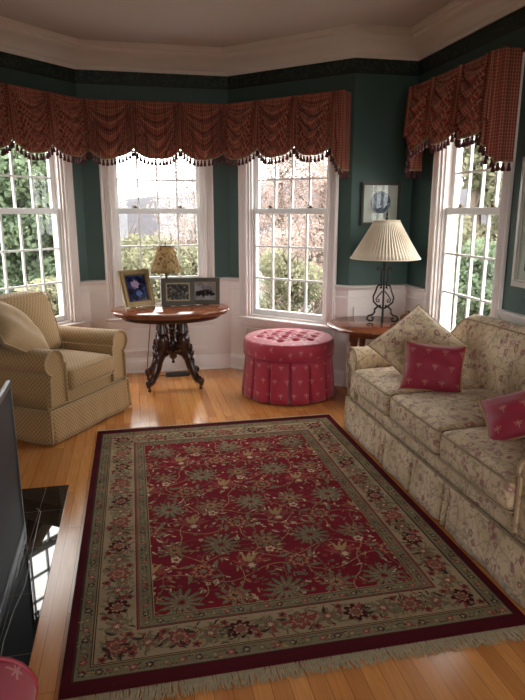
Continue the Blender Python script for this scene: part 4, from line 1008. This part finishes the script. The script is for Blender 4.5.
# ================================================================== HEARTH: SCREEN AND CABLE
def fire_screen():
    r=thing('fireplace_screen','dark mesh fireplace screen with thin grey frame at the left edge','fire screen',(-.575,2.77,.006),-PI/2+.03)
    Wd,Hh=1.10,.745; f=MB()
    f.tube([(0.008,0,.008),(0.008,0,Hh),(Wd,0,Hh),(Wd,0,.008)],.008,8,True)
    f.box((0,-.012,0),(Wd,.012,.045)); f.box((0,-.010,Hh-.022),(Wd,.010,Hh+.004)); f.box((0,-.010,0),(.020,.010,Hh)); f.box((Wd-.02,-.010,0),(Wd,.010,Hh)); obj('frame',f,M['frame_grey'],r,bevel=.002,weld=False)
    m_=MB(); m_.box((.018,-.003,.04),(Wd-.018,.003,Hh-.015)); o=obj('mesh_panel',m_,M['mesh_dark'],r,smooth=False)
    for x in (.06,Wd-.06): k=MB(); k.box((x-.012,-.10,0),(x+.012,.014,.014)); obj('foot',k,M['frame_grey'],r,bevel=.002)
fire_screen()
cb=MB(); cb.tube([(-.545,2.98,.009),(-.520,2.94,.009),(-.515,2.80,.009),(-.508,2.62,.009),(-.500,2.45,.009),(-.495,2.30,.009),(-.510,2.15,.009),(-.515,1.98,.009),(-.505,1.85,.009)],.0017,6)
tag(obj('cable',cb,M['cable'],None),'thin grey cable lying on the black marble hearth','cable')

# ================================================================== VALANCES
def valance(label, path, swags, end_l, end_r, ztop, dep=.12):
    # path: polyline of the board's front edge, walked with the room on the left; swags: list of (segment, a0, a1)
    root=thing('window_valance',label,'valance',((path[0][0]+path[-1][0])/2,(path[0][1]+path[-1][1])/2,ztop)); O=root.location
    def L3(p): return (p[0]-O.x,p[1]-O.y,p[2]-O.z)
    segs=[Seg(path[i],path[i+1]) for i in range(len(path)-1)]
    bd=MB()
    for s in segs: s.box(bd,0,s.L,-dep,-.012,ztop-.022,ztop-.004)
    bd.v=[L3(p) for p in bd.v]; obj('mounting_board',bd,M['black'],root,smooth=False,weld=False)
    hd=MB()
    for s in segs:
        hd.grid(lambda u,v:s.p(u*s.L,.002+.006*math.sin(u*s.L*110)*v+.002,ztop-.055*v+.003),int(s.L*160),3,lambda u,v:(u*s.L,-.055*v))
    hd.v=[L3(p) for p in hd.v]; ho=obj('heading',hd,M['plaid'],root,weld=False); mm=ho.modifiers.new('solid','SOLIDIFY'); mm.thickness=.004
    def fringe(parent, pts, k0=0):
        f=MB(); g=MB(); 
        cum=[0]
        for i in range(1,len(pts)): cum.append(cum[-1]+(Vector(pts[i])-Vector(pts[i-1])).length)
        f.tube([L3(p) for p in pts],.006,5)
        n=max(2,int(cum[-1]/.034)); 
        bo=obj('fringe_braid',f,M['braid'],parent,weld=False)
        for k in range(n):
            t_=cum[-1]*(k+.5)/n; i=max(j for j in range(len(cum)-1) if cum[j]<=t_); q=(t_-cum[i])/(cum[i+1]-cum[i]); p=Vector(pts[i]).lerp(Vector(pts[i+1]),q); p=Vector(L3(p))
            sw=random.uniform(-.003,.003)
            g.tube([p,p+Vector((sw,0,-.014))],.0022,4)
            g.lathe([(.002,-.010),(.0085,-.014),(.0095,-.020),(.006,-.024),(.010,-.032),(.0145,-.054),(.011,-.059)],7,(p.x+sw,p.y,p.z))
        obj('tassels',g,M['tassel'],parent,weld=False)['kind']='stuff'
    for (si,a0,a1,hs,hm) in swags:
        s=segs[si]; wv=a1-a0; b=MB(); ph=random.random()*2; nf=4.3+.7*random.random()
        def hem(u): return hs+(hm-hs)*(math.sin(PI*u)**.8 if 0<u<1 else 0)+.008*math.sin(9*u+ph)
        def sf(u,v):
            d=hem(u)*v; par=max(0,1-abs(2*u-1)**1.8); q=d/(hm*(.07+.93*par)); fold=2*abs(math.sin(PI*nf*(q**.9)+ph))**.7-1
            amp=.036*(par**.45)*min(1,q*3)*min(1,(1.02-v)*6+.15)
            k=.010+.058*par**.7*math.sin(PI*min(1,v*.62+.05))+amp*fold+.012*v
            return s.p(a0+wv*u,k,ztop-.002-d)
        def uvf(u,v):
            d=hem(u)*v; par=1-abs(2*u-1)**1.8; return (u*wv*1.15,-(d-par*.26*v)*1.2)
        b.grid(sf,30,72,uvf); b.v=[L3(p) for p in b.v]; o=obj('swag',b,M['plaid'],root,weld=False)
        mm=o.modifiers.new('solid','SOLIDIFY'); mm.thickness=.003
        fringe(o,[sf(i/16,1.0) for i in range(17)])
    # gathered horns between the swags
    for si,a,hl in [(sw[0],sw[1],sw[3]) for sw in swags]+[(swags[-1][0],swags[-1][2],swags[-1][3])]:
        s=segs[si]; b=MB()
        def hf(u,v):
            hw=.016+.036*v; x=(2*u-1)*hw; return s.p(max(0.0,min(s.L,a+x)),.036+.016*math.cos((2*u-1)*PI*2.5)+.026*v-.012*(2*u-1)**2,ztop-.005-(hl*.93+.02*abs(2*u-1))*v)
        b.grid(hf,24,10,lambda u,v:(u*.16,-v*hl)); b.v=[L3(p) for p in b.v]; o=obj('horn',b,M['plaid'],root,weld=False); mm=o.modifiers.new('solid','SOLIDIFY'); mm.thickness=.003
    # cascades (jabots) and returns at the ends
    for s,a,sg,h0,h1,cw_ in (end_l,end_r):
        if s is None: continue
        s=segs[s]; b=MB()
        def jf(u,v):
            # u from the inner edge to the outer edge
            x=cw_*u; hl=h0+(h1-h0)*u+.018*abs(((u*3)%1)-.5); return s.p(a+sg*x,.026+.016*math.cos(u*PI*6)*(1-u**4)+.02*v*(1-u**4)-.014*u**4,ztop-.004-hl*v)
        b.grid(jf,48,14,lambda u,v:(u*cw_*1.8,-v*(h0+(h1-h0)*u))); b.v=[L3(p) for p in b.v]; o=obj('jabot',b,M['plaid'],root,weld=False); mm=o.modifiers.new('solid','SOLIDIFY'); mm.thickness=.003
        fringe(o,[jf(i/24,1.0) for i in range(25)])
        # return to the wall
        aend=0 if sg<0 else s.L; c=MB(); hl=h1*.98
        def rf(u,v): return s.p(aend+sg*.001+sg*.002*math.sin(u*20),.016-(dep-.004)*u-(.0)*v,ztop-.004-hl*v)
        c.grid(rf,14,8,lambda u,v:(u*dep,-v*hl)); c.v=[L3(p) for p in c.v]; o=obj('return_panel',c,M['plaid'],root,weld=False); mm=o.modifiers.new('solid','SOLIDIFY'); mm.thickness=.004
        fringe(o,[rf(i/6,1.0) for i in range(7)])
    return root
# bay valance: follows the three bay walls .13 m in front of them
def inset(path,k):
    pts=[V2(p) for p in path]; out=[]
    for i,p in enumerate(pts):
        ds=[]
        if i>0: ds.append((p-pts[i-1]).normalized())
        if i<len(pts)-1: ds.append((pts[i+1]-p).normalized())
        ns=[Vector((-d.y,d.x)) for d in ds]; m=ns[0] if len(ns)==1 else (ns[0]+ns[1])/((ns[0]+ns[1]).dot(ns[0])); out.append((p.x+m.x*k,p.y+m.y*k))
    return out
ZT=2.408
a_c=S_C.p(.02,.13,0)[:2]; a_a=S_A.p(S_A.L-.02,.13,0)[:2]
mid=inset([P_CD,P_BC,P_AB,P_AL],.13)[1:3]
bp=[a_c,mid[0],mid[1],a_a]; sg_=[Seg(bp[i],bp[i+1]) for i in range(3)]
sw=[]
for i,s in enumerate(sg_):
    e0=.07 if i==0 else 0; e1=.07 if i==2 else 0; n=3
    for k in range(n): a=e0+(s.L-e0-e1)*k/n; sw.append((i,a,e0+(s.L-e0-e1)*(k+1)/n,.375,.475))
valance('brick red plaid swag valance with tassel fringe spanning the three bay windows',bp,sw,(0,.11,-1,.40,.60,.114),(2,sg_[2].L-.11,1,.40,.60,.114),ZT)
ep=[S_E.p(3.355-YB,.13,0)[:2],S_E.p(4.535-YB,.13,0)[:2]]; Ls=1.18
valance('brick red plaid swag valance with tassel fringe over the window behind the sofa',ep,[(0,.085,.445,.40,.475),(0,.445,.81,.375,.475),(0,.81,1.165,.375,.475)],(0,.15,-1,.45,.64,.153),(0,Ls-.13,1,.42,.62,.133),2.425)
